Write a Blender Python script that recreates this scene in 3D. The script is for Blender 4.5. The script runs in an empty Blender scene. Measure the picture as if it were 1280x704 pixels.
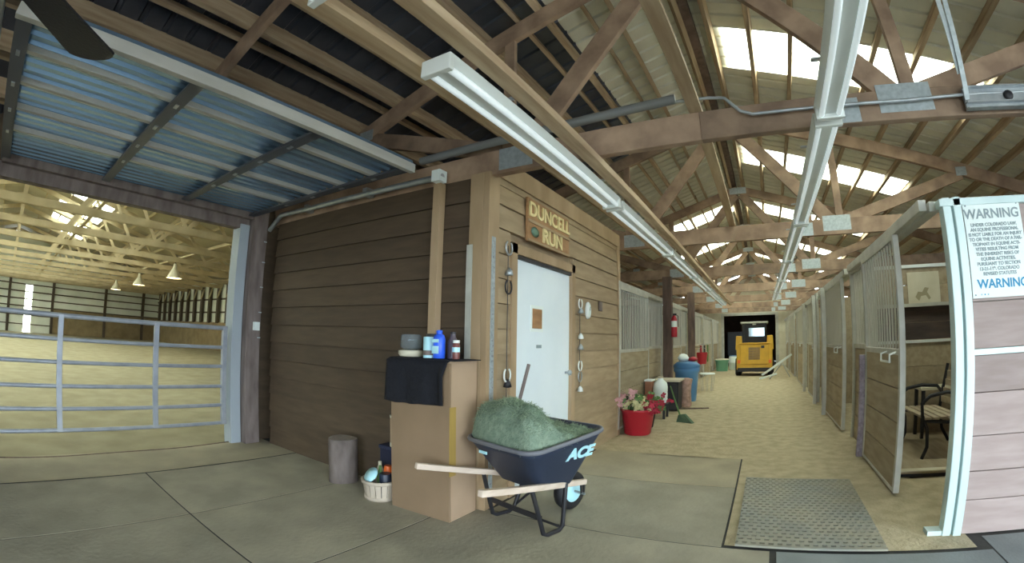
import bpy, bmesh, math, random
from mathutils import Matrix, Vector
rnd = random.Random(7)
sc = bpy.context.scene
COL = sc.collection
R = math.radians

# ---------------------------------------------------------------- camera
cam_d = bpy.data.cameras.new('camera')
cam = bpy.data.objects.new('camera', cam_d); COL.objects.link(cam)
YAW, PITCH, ROLL = 0.5319, 0.1276, 0.0145
H = 1.33
cam.matrix_world = (Matrix.Translation((0, 0, H)) @ Matrix.Rotation(YAW, 4, 'Z')
                    @ Matrix.Rotation(math.pi/2 + PITCH, 4, 'X') @ Matrix.Rotation(ROLL, 4, 'Z'))
cam_d.type = 'PANO'
cam_d.sensor_fit = 'HORIZONTAL'
cam_d.sensor_width = 36.0; cam_d.sensor_height = 36.0*704/1280
fmm = 576.1*36/1280
cam_d.panorama_type = 'FISHEYE_LENS_POLYNOMIAL'
cam_d.fisheye_fov = math.pi*1.2
cam_d.fisheye_polynomial_k0 = 0.0
cam_d.fisheye_polynomial_k1 = -1.0/fmm
cam_d.fisheye_polynomial_k2 = 0.0
cam_d.fisheye_polynomial_k3 = 0.0382/fmm**3
cam_d.fisheye_polynomial_k4 = 0.0
cam_d.clip_start = 0.02; cam_d.clip_end = 300
sc.camera = cam

# ---------------------------------------------------------------- world, daylight, exposure
w = bpy.data.worlds.new('sky'); sc.world = w; w.use_nodes = True
bg = w.node_tree.nodes['Background']
bg.inputs[0].default_value = (0.80, 0.92, 1.0, 1)
bg.inputs[1].default_value = 10.0
sc.view_settings.view_transform = 'Standard'; sc.view_settings.look = 'None'
sc.view_settings.gamma = 1.0; sc.view_settings.use_curve_mapping = False
sc.view_settings.exposure = 0.55

def portal(name, loc, nrm, sx, sy):
    """a light portal in a daylight opening: it only guides the sky's own light"""
    l = bpy.data.lights.new(name, 'AREA'); l.shape = 'RECTANGLE'; l.size = sx; l.size_y = sy
    l.cycles.is_portal = True
    o = bpy.data.objects.new(name, l); COL.objects.link(o)
    z = -Vector(nrm).normalized()
    x = Vector((1, 0, 0)) if abs(z.x) < 0.9 else Vector((0, 1, 0))
    x = (x - z*x.dot(z)).normalized(); y = z.cross(x)
    M = Matrix((x, y, z)).transposed().to_4x4(); M.translation = Vector(loc)
    o.matrix_world = M
    return o

# ---------------------------------------------------------------- sizes of the place (metres; camera at 0,0; +Y down the aisle)
XW = -1.95      # aisle face of the plank-sided room
YL = 2.92       # its near face
YE = 6.30       # its far end
XR = 1.27       # right stall fronts
XG = -5.26      # wall with the arena opening
YF = 3.20       # near face of the right stall block
XS = -2.06      # left stall fronts
YEND = 24.0
RX, RZ, SL = -0.28, 4.36, 0.32   # ridge X, underside height of rafters at the ridge, slope
EAVE_R = 5.2
TRUSS_Y = [2.95, 6.35, 9.80, 13.2, 16.6, 20.0, 23.4]
def zroof(x): return RZ - SL*abs(x - RX)

# ---------------------------------------------------------------- material helpers
def mat(name, col, rough=0.7, metal=0.0, col2=None, scale=6.0, stretch=(1,1,1), bump=0.0, bscale=None, spec=None, detail=4.0, emit=None, estr=0.0, contrast=(0.35,0.65), coord='Object', rv=0.0):
    m = bpy.data.materials.new(name); m.use_nodes = True
    nt = m.node_tree; b = nt.nodes['Principled BSDF']
    b.inputs['Base Color'].default_value = (*col, 1)
    b.inputs['Roughness'].default_value = rough
    b.inputs['Metallic'].default_value = metal
    if spec is not None: b.inputs['Specular IOR Level'].default_value = spec
    if emit is not None:
        b.inputs['Emission Color'].default_value = (*emit, 1); b.inputs['Emission Strength'].default_value = estr
    if col2 is not None or bump:
        tc = nt.nodes.new('ShaderNodeTexCoord'); mp = nt.nodes.new('ShaderNodeMapping')
        mp.inputs['Scale'].default_value = stretch
        nt.links.new(tc.outputs[coord], mp.inputs[0])
        src = mp.outputs[0]
        if rv:
            oi = nt.nodes.new('ShaderNodeObjectInfo'); va = nt.nodes.new('ShaderNodeVectorMath'); va.operation = 'ADD'
            cb = nt.nodes.new('ShaderNodeCombineXYZ'); mu = nt.nodes.new('ShaderNodeMath'); mu.operation = 'MULTIPLY'; mu.inputs[1].default_value = 37.0
            nt.links.new(oi.outputs['Random'], mu.inputs[0]); nt.links.new(mu.outputs[0], cb.inputs[0]); nt.links.new(mu.outputs[0], cb.inputs[1])
            nt.links.new(src, va.inputs[0]); nt.links.new(cb.outputs[0], va.inputs[1]); src = va.outputs[0]
        n = nt.nodes.new('ShaderNodeTexNoise'); n.inputs['Scale'].default_value = scale; n.inputs['Detail'].default_value = detail
        nt.links.new(src, n.inputs['Vector'])
        if col2 is not None:
            r = nt.nodes.new('ShaderNodeValToRGB')
            r.color_ramp.elements[0].position = contrast[0]; r.color_ramp.elements[1].position = contrast[1]
            r.color_ramp.elements[0].color = (*col2, 1); r.color_ramp.elements[1].color = (*col, 1)
            nt.links.new(n.outputs[0], r.inputs[0])
            out = r.outputs[0]
            if rv:
                hs = nt.nodes.new('ShaderNodeHueSaturation'); mr = nt.nodes.new('ShaderNodeMapRange')
                mr.inputs[3].default_value = 1-rv; mr.inputs[4].default_value = 1+rv
                nt.links.new(oi.outputs['Random'], mr.inputs[0]); nt.links.new(mr.outputs[0], hs.inputs['Value'])
                nt.links.new(out, hs.inputs['Color']); out = hs.outputs[0]
            nt.links.new(out, b.inputs['Base Color'])
        if bump:
            n2 = n
            if bscale:
                n2 = nt.nodes.new('ShaderNodeTexNoise'); n2.inputs['Scale'].default_value = bscale; n2.inputs['Detail'].default_value = 5
                nt.links.new(src, n2.inputs['Vector'])
            bp = nt.nodes.new('ShaderNodeBump'); bp.inputs['Strength'].default_value = bump; bp.inputs['Distance'].default_value = 0.02
            nt.links.new(n2.outputs[0], bp.inputs['Height']); nt.links.new(bp.outputs[0], b.inputs['Normal'])
    return m
M = {}
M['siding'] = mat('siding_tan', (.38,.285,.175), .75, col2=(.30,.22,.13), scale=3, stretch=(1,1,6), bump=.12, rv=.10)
M['siding_x'] = mat('siding_tan_shaded', (.092,.062,.036), .75, col2=(.070,.046,.027), scale=3, stretch=(1,1,6), bump=.12, rv=.10)  # room's near face: its shade put into a darker copy of the siding
M['timber'] = mat('truss_timber', (.38,.265,.18), .75, col2=(.22,.145,.098), scale=4, stretch=(1.2,1.2,1.2), bump=.2, rv=.18)
M['purlin'] = mat('purlin_wood', (.52,.40,.26), .75, col2=(.36,.25,.15), scale=3, stretch=(6,.6,6), bump=.2, rv=.22)
M['pink_plank'] = mat('stall_plank_pinkish', (.40,.32,.30), .8, col2=(.34,.265,.245), scale=4, stretch=(.8,.8,5), bump=.12, rv=.10)
M['tan_plank'] = mat('stall_plank_tan', (.40,.33,.22), .8, col2=(.31,.25,.16), scale=4, stretch=(4,.7,4), bump=.15, rv=.10)
M['trim'] = mat('tan_trim', (.42,.30,.18), .7, col2=(.32,.22,.12), scale=4, stretch=(1,1,.3))
M['oldpost'] = mat('dark_post', (.16,.105,.08), .8, col2=(.085,.055,.042), scale=5, stretch=(2,2,.5), bump=.3)
M['post_gray'] = mat('weathered_post', (.22,.18,.165), .8, col2=(.13,.10,.09), scale=5, stretch=(2,2,.5), bump=.3)
M['white'] = mat('white_enamel', (.78,.82,.80), .35, col2=(.70,.74,.70), scale=2)
M['galv'] = mat('galvanised', (.50,.54,.56), .42, metal=.75, col2=(.38,.42,.45), scale=12, bump=.05)
M['galvplate'] = mat('truss_plate', (.46,.52,.54), .5, metal=.45, col2=(.36,.41,.43), scale=30)
M['frame'] = mat('stall_frame', (.56,.56,.50), .45, metal=.2, col2=(.46,.46,.41), scale=6)
M['jamb'] = mat('jamb_white', (.66,.80,.80), .4, metal=.15, col2=(.52,.66,.66), scale=3, stretch=(1,1,.4))
M['bars'] = mat('bar_grille', (.62,.61,.53), .45, metal=.15)
M['gate'] = mat('gate_tube', (.38,.41,.46), .45, metal=.35, col2=(.30,.33,.38), scale=8)
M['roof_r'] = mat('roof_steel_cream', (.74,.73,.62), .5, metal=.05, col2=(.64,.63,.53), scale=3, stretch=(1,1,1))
M['roof_l'] = mat('roof_steel_shaded', (.10,.115,.15), .30, metal=.6, col2=(.07,.08,.105), scale=3)  # near left slope gets little light; that shade is put into the colour
M['blue_sheet'] = mat('door_steel_blue', (.27,.42,.60), .22, metal=.6, col2=(.25,.39,.56), scale=2)
M['rail_wood'] = mat('door_rail_pale', (.50,.50,.47), .6, col2=(.42,.42,.39), scale=4, stretch=(3,.6,3))
M['stile'] = mat('door_stile_dark', (.10,.11,.135), .5, metal=.3)
M['concrete'] = mat('concrete', (.045,.045,.04), .85, col2=(.03,.03,.028), scale=1.6, bump=.15, bscale=30, detail=8)
M['mat'] = mat('rubber_mat_dusty', (.39,.36,.27), .88, col2=(.30,.28,.21), scale=2.6, bump=.2, bscale=25, detail=8, rv=.07)
M['mat_tan'] = mat('rubber_mat_sanded', (.42,.37,.255), .9, col2=(.33,.295,.21), scale=2.2, bump=.2, bscale=25, detail=8, rv=.05)
M['mat_blue'] = mat('rubber_mat_bluish', (.25,.28,.28), .7, col2=(.20,.225,.225), scale=3, bump=.2, bscale=40, detail=8)
M['dirt'] = mat('aisle_dirt', (.52,.45,.30), .95, col2=(.40,.34,.215), scale=7, bump=.6, bscale=28, detail=9)
M['sand'] = mat('arena_sand', (.36,.325,.215), .95, col2=(.28,.25,.16), scale=2.2, bump=.6, bscale=9, detail=9)
M['arena_white'] = mat('arena_wall_steel', (.80,.84,.79), .6, col2=(.70,.74,.69), scale=1)
M['arena_wood'] = mat('arena_kickboard', (.30,.23,.13), .8, col2=(.22,.165,.09), scale=1.5)
M['arena_timber'] = mat('arena_timber', (.50,.42,.27), .8, col2=(.38,.31,.19), scale=1.5)
M['arena_dark'] = mat('arena_girt', (.085,.065,.048), .8)
M['arena_roof'] = mat('arena_roof_liner', (.42,.385,.28), .7, col2=(.34,.31,.22), scale=.7)
M['door_white'] = mat('door_white', (.80,.88,.92), .45, col2=(.74,.83,.88), scale=1.5)
M['dark'] = mat('dark_iron', (.018,.018,.022), .5)
M['black'] = mat('black_rubber', (.012,.012,.015), .6, bump=.2, bscale=60)
M['cloth'] = mat('black_cloth', (.004,.005,.010), .9, bump=.4, bscale=40)
M['tub'] = mat('tub_plastic', (.022,.032,.060), .38)
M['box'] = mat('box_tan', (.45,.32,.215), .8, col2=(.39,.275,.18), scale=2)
M['box_front'] = mat('box_front_shaded', (.28,.19,.115), .8, col2=(.23,.155,.09), scale=2)  # same box tan, darkened to carry the shade on the front panel
M['handle_wood'] = mat('handle_ash', (.74,.62,.52), .6, col2=(.62,.50,.40), scale=5, stretch=(4,.6,4))
M['hay'] = mat('hay_green', (.26,.34,.25), .95, col2=(.16,.23,.17), scale=25, bump=.8, bscale=60, contrast=(.3,.7))
M['straw'] = mat('hay_straw', (.34,.43,.29), .9, col2=(.20,.29,.20), scale=12, rv=.3)
M['red'] = mat('red_plastic', (.46,.018,.035), .4)
M['blue'] = mat('blue_plastic', (.09,.25,.48), .4)
M['bright_blue'] = mat('bright_blue_can', (.03,.13,.85), .3)
M['cyan'] = mat('pale_cyan', (.50,.85,.95), .35)
M['cream'] = mat('cream', (.66,.62,.48), .7, col2=(.58,.54,.40), scale=4)
M['paper'] = mat('paper_white', (.80,.88,.86), .6)
M['yellow'] = mat('loader_yellow', (.72,.42,.03), .45, col2=(.62,.36,.03), scale=4)
M['glass'] = mat('cab_glass', (.35,.45,.5), .08, metal=.3)
M['orange'] = mat('orange_lens', (.85,.16,.03), .4)
M['mint'] = mat('mint_plastic', (.18,.46,.33), .5)
M['green'] = mat('leaf_green', (.10,.20,.06), .7)
M['pinkflower'] = mat('pink_flower', (.62,.34,.36), .7)
M['creamflower'] = mat('cream_flower', (.62,.58,.32), .7)
M['redflower'] = mat('red_leaf', (.42,.02,.05), .7)
M['lavender'] = mat('lavender_post', (.34,.29,.34), .7, col2=(.22,.18,.22), scale=25)
M['logbark'] = mat('log_bark', (.20,.165,.15), .9, col2=(.10,.08,.07), scale=8, stretch=(1,1,.4), bump=.5)
M['ink'] = mat('ink_grey', (.27,.34,.36), .7)
M['ink_blue'] = mat('ink_blue', (.03,.28,.50), .6)
M['signwood'] = mat('sign_wood', (.40,.22,.10), .7, col2=(.30,.16,.07), scale=5, stretch=(1,1,4))
M['letters'] = mat('letter_yellow', (.78,.66,.34), .6)
M['signgreen'] = mat('sign_green', (.14,.24,.17), .7)
M['tube'] = mat('unlit_tube_glow', (.85,.9,.9), .3, emit=(.80,.95,1.0), estr=0.25)  # tubes are off; the faint glow stands in for daylight on them
M['lampglow'] = mat('arena_lamp_glow', (.9,.85,.7), .3, emit=(1.0,.86,.55), estr=1.5)
M['wovenw'] = mat('basket_slat', (.58,.50,.40), .7, col2=(.44,.37,.29), scale=8, stretch=(1,1,.3))
M['purple'] = mat('purple_feed', (.20,.15,.22), .7)

def skylight_mat():
    m = bpy.data.materials.new('skylight_fibreglass'); m.use_nodes = True; nt = m.node_tree
    nt.nodes.remove(nt.nodes['Principled BSDF'])
    t = nt.nodes.new('ShaderNodeBsdfTransparent'); t.inputs[0].default_value = (1.0, .97, .86, 1)
    d = nt.nodes.new('ShaderNodeBsdfTranslucent'); d.inputs[0].default_value = (.95, .93, .8, 1)
    x = nt.nodes.new('ShaderNodeMixShader'); x.inputs[0].default_value = .45
    nt.links.new(t.outputs[0], x.inputs[1]); nt.links.new(d.outputs[0], x.inputs[2])
    nt.links.new(x.outputs[0], nt.nodes['Material Output'].inputs[0]); return m
M['skylight'] = skylight_mat()
def glass_mat():
    m = bpy.data.materials.new('clear_glass'); m.use_nodes = True; nt = m.node_tree
    b = nt.nodes['Principled BSDF']; b.inputs['Base Color'].default_value = (.22,.26,.28,1)
    b.inputs['Roughness'].default_value = .15; b.inputs['Alpha'].default_value = .45; return m
M['clear'] = glass_mat()

# ---------------------------------------------------------------- mesh builder
class MB:
    def __init__(s): s.v = []; s.f = []; s.sm = []
    def add(s, vs, fs, smooth=False):
        n = len(s.v); s.v += [tuple(v) for v in vs]; s.f += [tuple(i+n for i in f) for f in fs]; s.sm += [smooth]*len(fs); return s
    def hexa(s, p):  # 8 points: bottom ring 0-3, top ring 4-7
        return s.add(p, [(3,2,1,0),(4,5,6,7),(0,1,5,4),(1,2,6,5),(2,3,7,6),(3,0,4,7)])
    def box(s, x0, x1, y0, y1, z0, z1):
        return s.hexa([(x0,y0,z0),(x1,y0,z0),(x1,y1,z0),(x0,y1,z0),(x0,y0,z1),(x1,y0,z1),(x1,y1,z1),(x0,y1,z1)])
    def beam(s, a, b, wd, ht, up=(0,0,1)):
        a = Vector(a); b = Vector(b); d = (b-a).normalized(); u = Vector(up)
        side = d.cross(u)
        if side.length < 1e-4: side = d.cross(Vector((0,1,0)))
        side.normalize(); u = side.cross(d).normalized()
        q = [a-side*wd/2-u*ht/2, a+side*wd/2-u*ht/2, b+side*wd/2-u*ht/2, b-side*wd/2-u*ht/2,
             a-side*wd/2+u*ht/2, a+side*wd/2+u*ht/2, b+side*wd/2+u*ht/2, b-side*wd/2+u*ht/2]
        return s.hexa(q)
    def tube(s, pts, r, n=10, caps=True):
        pts = [Vector(p) for p in pts]; rr = r if isinstance(r, (list, tuple)) else [r]*len(pts)
        rings = []; prev = None
        for i, p in enumerate(pts):
            d = (pts[min(i+1, len(pts)-1)] - pts[max(i-1, 0)]).normalized()
            if prev is None:
                x = d.cross(Vector((0,0,1)))
                if x.length < 1e-3: x = Vector((1,0,0))
            else:
                x = prev - d*prev.dot(d)
            x.normalize(); prev = x; y = d.cross(x)
            rings.append([p + (x*math.cos(2*math.pi*k/n) + y*math.sin(2*math.pi*k/n))*rr[i] for k in range(n)])
        vs = [v for rg in rings for v in rg]; fs = []
        for i in range(len(pts)-1):
            for k in range(n):
                a = i*n+k; b = i*n+(k+1) % n; fs.append((a, b, b+n, a+n))
        s.add(vs, fs, True)
        if caps: s.add(rings[0], [tuple(range(n))[::-1]]); s.add(rings[-1], [tuple(range(n))])
        return s
    def lathe(s, prof, c=(0,0,0), n=20, axis='Z', cap0=True, cap1=True):
        def P(r, h, a):
            x, y = r*math.cos(a), r*math.sin(a)
            return {'Z': (c[0]+x, c[1]+y, c[2]+h), 'X': (c[0]+h, c[1]+x, c[2]+y), 'Y': (c[0]+x, c[1]+h, c[2]+y)}[axis]
        vs = [P(r, h, 2*math.pi*k/n) for r, h in prof for k in range(n)]; fs = []
        for i in range(len(prof)-1):
            for k in range(n):
                a = i*n+k; b = i*n+(k+1) % n; fs.append((a, b, b+n, a+n))
        s.add(vs, fs, True)
        if cap0: s.add(vs[:n], [tuple(range(n))[::-1]])
        if cap1: s.add(vs[-n:], [tuple(range(n))])
        return s
    def mesh(s, name, m):
        me = bpy.data.meshes.new(name); me.from_pydata(s.v, [], s.f); me.update()
        me.polygons.foreach_set('use_smooth', s.sm)
        me.materials.append(M[m] if isinstance(m, str) else m)
        bm = bmesh.new(); bm.from_mesh(me); bmesh.ops.recalc_face_normals(bm, faces=bm.faces); bm.to_mesh(me); bm.free()
        return me
    def build(s, name, m, parent=None, bevel=0.0, loc=None):
        o = bpy.data.objects.new(name, s.mesh(name, m)); COL.objects.link(o)
        if parent is not None: o.parent = parent
        if loc is not None: o.location = loc
        if bevel:
            b = o.modifiers.new('bevel', 'BEVEL'); b.width = bevel; b.segments = 2; b.limit_method = 'ANGLE'
        return o
def share(src, name, parent, loc=(0,0,0), rot=None, scale=None):
    o = src.copy(); o.name = name; COL.objects.link(o); o.parent = parent; o.location = loc
    if rot is not None: o.rotation_euler = rot
    if scale is not None: o.scale = scale
    return o
def box(name, m, parent, *b, bevel=0.0): return MB().box(*b).build(name, m, parent, bevel)
def tag(o, label, cat, group=None, kind=None):
    o['label'] = label; o['category'] = cat
    if group: o['group'] = group
    if kind: o['kind'] = kind
    return o
def thing(name, label, cat, loc=(0,0,0), rz=0.0, group=None):
    o = bpy.data.objects.new(name, None); COL.objects.link(o); o.location = loc; o.rotation_euler = (0,0,rz)
    o.empty_display_size = .1
    return tag(o, label, cat, group)
def struct(name, loc=(0,0,0), label=None):
    o = bpy.data.objects.new(name, None); COL.objects.link(o); o.location = loc; o['kind'] = 'structure'
    if label: o['label'] = label
    return o
def text(name, s, size, m, parent, loc, rot, ext=.002, align='CENTER', sx=1.0, bold=0.0):
    cu = bpy.data.curves.new(name, 'FONT'); cu.body = s; cu.size = size; cu.extrude = ext; cu.align_x = align; cu.align_y = 'CENTER'; cu.offset = bold
    t = bpy.data.objects.new(name, cu); COL.objects.link(t)
    bpy.context.view_layer.update()
    dg = bpy.context.evaluated_depsgraph_get()
    me = bpy.data.meshes.new_from_object(t.evaluated_get(dg))
    bpy.data.objects.remove(t); me.materials.clear(); me.materials.append(M[m])
    o = bpy.data.objects.new(name, me); COL.objects.link(o); o.parent = parent
    o.location = loc; o.rotation_euler = rot; o.scale = (sx, 1, 1)
    return o

# ================================================================ FLOORS
def grid_floor(name, m, x0, x1, y0, y1, nx, ny, z, amp, seed, parent=None, edge=0.0):
    r = random.Random(seed); vs = []; fs = []
    ph = [(r.uniform(.3,2.2), r.uniform(.3,2.2), r.uniform(0,6), r.uniform(.3,1)) for _ in range(8)]
    for j in range(ny+1):
        for i in range(nx+1):
            x = x0+(x1-x0)*i/nx; y = y0+(y1-y0)*j/ny
            h = sum(a*math.sin(p*x*2+q*y*2+t) for p,q,t,a in ph)/5*amp + r.uniform(-1,1)*amp*.08
            vs.append((x, y, z+h))
    for j in range(ny):
        for i in range(nx):
            a = j*(nx+1)+i; fs.append((a, a+1, a+nx+2, a+nx+1))
    mb = MB(); mb.add(vs, fs, True); o = mb.build(name, m, parent); return o
fl0 = box('floor', 'concrete', None, XG, EAVE_R, -5.2, YEND, -.25, -.0035); fl0['kind'] = 'structure'
d1 = grid_floor('floor.001', 'dirt', -2.25, 1.45, 5.3, YEND, 60, 220, .004, .008, 3); d1['kind'] = 'structure'
d1b = grid_floor('floor.002', 'dirt', -.16, 1.5, 2.97, 5.6, 30, 44, .004, .004, 4); d1b['kind'] = 'structure'
d2 = grid_floor('floor.003', 'sand', -43.2, XG-.02, -13, 13, 160, 110, -.06, .035, 5); d2['kind'] = 'structure'
d3 = grid_floor('floor.004', 'dirt', 1.22, EAVE_R-.1, 3.22, YEND, 20, 90, .0, .006, 6); d3['kind'] = 'structure'
# sandy strip spilling over the threshold of the arena
d4 = grid_floor('floor.005', 'mat_tan', XG-.02, -4.44, -3.5, YL, 14, 60, .002, .003, 8); d4['kind'] = 'structure'
# threshold lip
mb = MB(); pts = [(XG+.02+.03*math.sin(y*1.7)+.02*math.sin(y*4.1), y, -.012) for y in [(-3.5+i*.2) for i in range(33)]]
mb.tube(pts, .022, 6).build('trim_1', 'oldpost')['kind'] = 'structure'

# the floor's rubber mats, each with its own edges
def fmat(x0, x1, y0, y1, m='mat', z=0.0, rot=0.0):
    g = .007
    cx, cy = (x0+x1)/2, (y0+y1)/2; hx, hy = (x1-x0)/2-g, (y1-y0)/2-g
    o = MB().box(-hx, hx, -hy, hy, -.003, 0).build('rubber_mat', m, fl0, 0, (cx, cy, z))
    o.rotation_euler = (0, 0, rot); return o
xs = [-4.43, -3.30, -2.16]
for i in range(2):
    for (ya, yb) in ((-3.9,-2.3), (-2.3,-.5), (-.5,1.20), (1.20,YL-.01)): fmat(xs[i], xs[i+1], ya, yb)
fmat(-2.16, -1.0, -2.6, -.6); fmat(-1.0, .14, -2.6, -.6)
fmat(-2.16, .14, -.6, 1.4); fmat(-2.16, .14, 1.4, 2.94)
fmat(XW+.05, -.17, 2.94, 4.24, 'mat'); fmat(XW+.05, -.17, 4.24, 5.43, 'mat_tan'); fmat(XW+.05, -.17, 5.43, 6.25, 'mat_tan')
fmat(.17, 1.6, 1.2, 2.94, 'mat_blue'); fmat(1.6, 3.1, 1.2, 3.16, 'mat_blue'); fmat(.17, 1.9, -.6, 1.2, 'mat_blue'); fmat(1.9, 3.6, -.6, 1.2, 'mat_blue')

# grated drainage mat
gm = MB(); gx0, gx1, gy0, gy1 = 0, .98, 0, 1.54
rows, cols = 26, 17; pr = (gy1-gy0)/rows; pc = (gx1-gx0)/cols
for j in range(rows+1): gm.box(gx0, gx1, j*pr-.017, j*pr+.017, .004, .018)
for j in range(rows):
    off = 0 if j % 2 else pc/2
    for i in range(cols+1):
        x = i*pc+off
        if x > gx1+.001: continue
        gm.box(max(gx0, x-.012), min(gx1, x+.012), j*pr+.012, (j+1)*pr-.012, .004, .0175)
gmo = gm.build('drainage_mat', mat('grated_rubber', (.25,.26,.225), .7, col2=(.33,.31,.23), scale=2.5), None, 0, (-.09, 2.97, .006))
box('dark_hole_sheet', 'concrete', gmo, 0, .98, 0, 1.54, 0, .005)  # added dark sheet so the holes of the grating read as dark
tag(gmo, 'perforated dark rubber drainage mat lying on the dirt in the aisle', 'mat')

# ================================================================ ROOF of the stable
ceil = struct('ceiling')
ZS = .36   # height of sheet above rafter underside
def ridge_pt(x, dz=0.0): return (x, 0, zroof(x)+dz)
def sheet(name, m, side, y, wid, x_in, x_out, corr=True):
    """one roof sheet running down the slope, ribs down the slope"""
    xa, xb = (RX, EAVE_R) if side > 0 else (XG-.15, RX)
    a = x_in if x_in is not None else (xa if side > 0 else xb)
    b = x_out if x_out is not None else (xb if side > 0 else xa)
    n = 4; vs = []; fs = []
    prof = []
    for k in range(n):
        u = wid*k/n
        prof += [(u, 0), (u+wid/n*.72, 0), (u+wid/n*.78, .022), (u+wid/n*.94, .022)]
    prof.append((wid, 0))
    for x in (a, b):
        for u, h in prof: vs.append((x, y+u, zroof(x)+ZS+h))
    k = len(prof)
    for i in range(k-1): fs.append((i, i+1, k+i+1, k+i))
    # thickness
    o = MB().add(vs, fs).build(name, m, ceil)
    s = o.modifiers.new('thickness', 'SOLIDIFY'); s.thickness = .004
    return o
W_SH = .86
y = -5.2; sky_y = [(4.45, 5.31), (7.9, 8.76), (11.35, 12.21), (14.8, 15.66), (18.25, 19.11), (21.3, 22.16)]
ys = []
# boundaries so that skylight sheets fall in the right places
edges = [-5.2]
cur = -5.2
for (s0, s1) in sky_y + [(YEND, YEND)]:
    n = max(1, round((s0-cur)/W_SH)); 
    for i in range(n): ys.append((cur+(s0-cur)*i/n, (s0-cur)/n, False))
    if s1 > s0: ys.append((s0, s1-s0, True))
    cur = s1
skyi = 0
for (y0, wd, isk) in ys:
    if not isk:
        sheet('roof_sheet', 'roof_r', 1, y0, wd, None, None)
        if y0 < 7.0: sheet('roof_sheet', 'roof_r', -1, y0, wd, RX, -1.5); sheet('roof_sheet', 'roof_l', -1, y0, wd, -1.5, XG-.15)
        else: sheet('roof_sheet', 'roof_r', -1, y0, wd, None, None)
    else:
        skyi += 1
        xo = 2.75
        sheet('skylight_panel', 'skylight', 1, y0, wd, RX+.06, xo)
        sheet('roof_sheet', 'roof_r', 1, y0, wd, xo, None)
        sl = (xo-RX)*.5+RX
        portal('skylight_portal', (sl, y0+wd/2, zroof(sl)+ZS+.06), (-SL, 0, -1), (xo-RX)*1.05, wd)
        if skyi >= 3:
            xl = -2.7
            sheet('skylight_panel', 'skylight', -1, y0, wd, RX-.06, xl); sheet('roof_sheet', 'roof_r', -1, y0, wd, xl, None)
            sl = (xl+RX)*.5
            portal('skylight_portal', (sl, y0+wd/2, zroof(sl)+ZS+.06), (SL, 0, -1), (RX-xl)*1.05, wd)
        else:
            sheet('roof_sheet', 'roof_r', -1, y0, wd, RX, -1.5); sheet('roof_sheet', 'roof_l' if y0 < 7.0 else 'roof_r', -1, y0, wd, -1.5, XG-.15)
# ridge cap
MB().add([(RX-.25,-5.2,zroof(RX-.25)+ZS+.03),(RX,-5.2,RZ+ZS+.05),(RX+.25,-5.2,zroof(RX+.25)+ZS+.03),(RX-.25,YEND,zroof(RX-.25)+ZS+.03),(RX,YEND,RZ+ZS+.05),(RX+.25,YEND,zroof(RX+.25)+ZS+.03)],
         [(0,1,4,3),(1,2,5,4)]).build('ridge_cap', 'roof_r', ceil)
MB().box(RX-.13, RX-.03, -5.1, YEND-.05, RZ+.18, RZ+.36).build('ridge_board', 'oldpost', ceil)
# purlins: boards on edge along Y, on both slopes; deep boards on the left with thin battens between them
PUR = []
x = RX+.10
while x < EAVE_R-.1: PUR.append((x, 1, .05, .11, .245)); x += .42
x = RX-.14; k = 0
while x > XG+.05:
    PUR.append((x, -1, .05, .185, .168)); PUR.append((x-.25, -1, .04, .075, .28)); x -= .54
PMESH = {}
for (x, s, wd_, ht_, off_) in PUR:
    for (ya, yb) in ((-5.1, 2.95), (2.95, 9.8), (9.8, 16.6), (16.6, YEND-.05)):
        L = (yb-ya)/2; key = (wd_, ht_, round(L, 2))
        if key not in PMESH: PMESH[key] = MB().box(-wd_/2, wd_/2, -L, L, 0, ht_).mesh('purlin', 'purlin')
        o = bpy.data.objects.new('purlin', PMESH[key]); COL.objects.link(o); o.parent = ceil
        o.location = (x+(.01 if ya > 3 else 0), (ya+yb)/2, zroof(x)+off_); o.rotation_euler = (0, s*math.atan(SL), 0)

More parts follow.
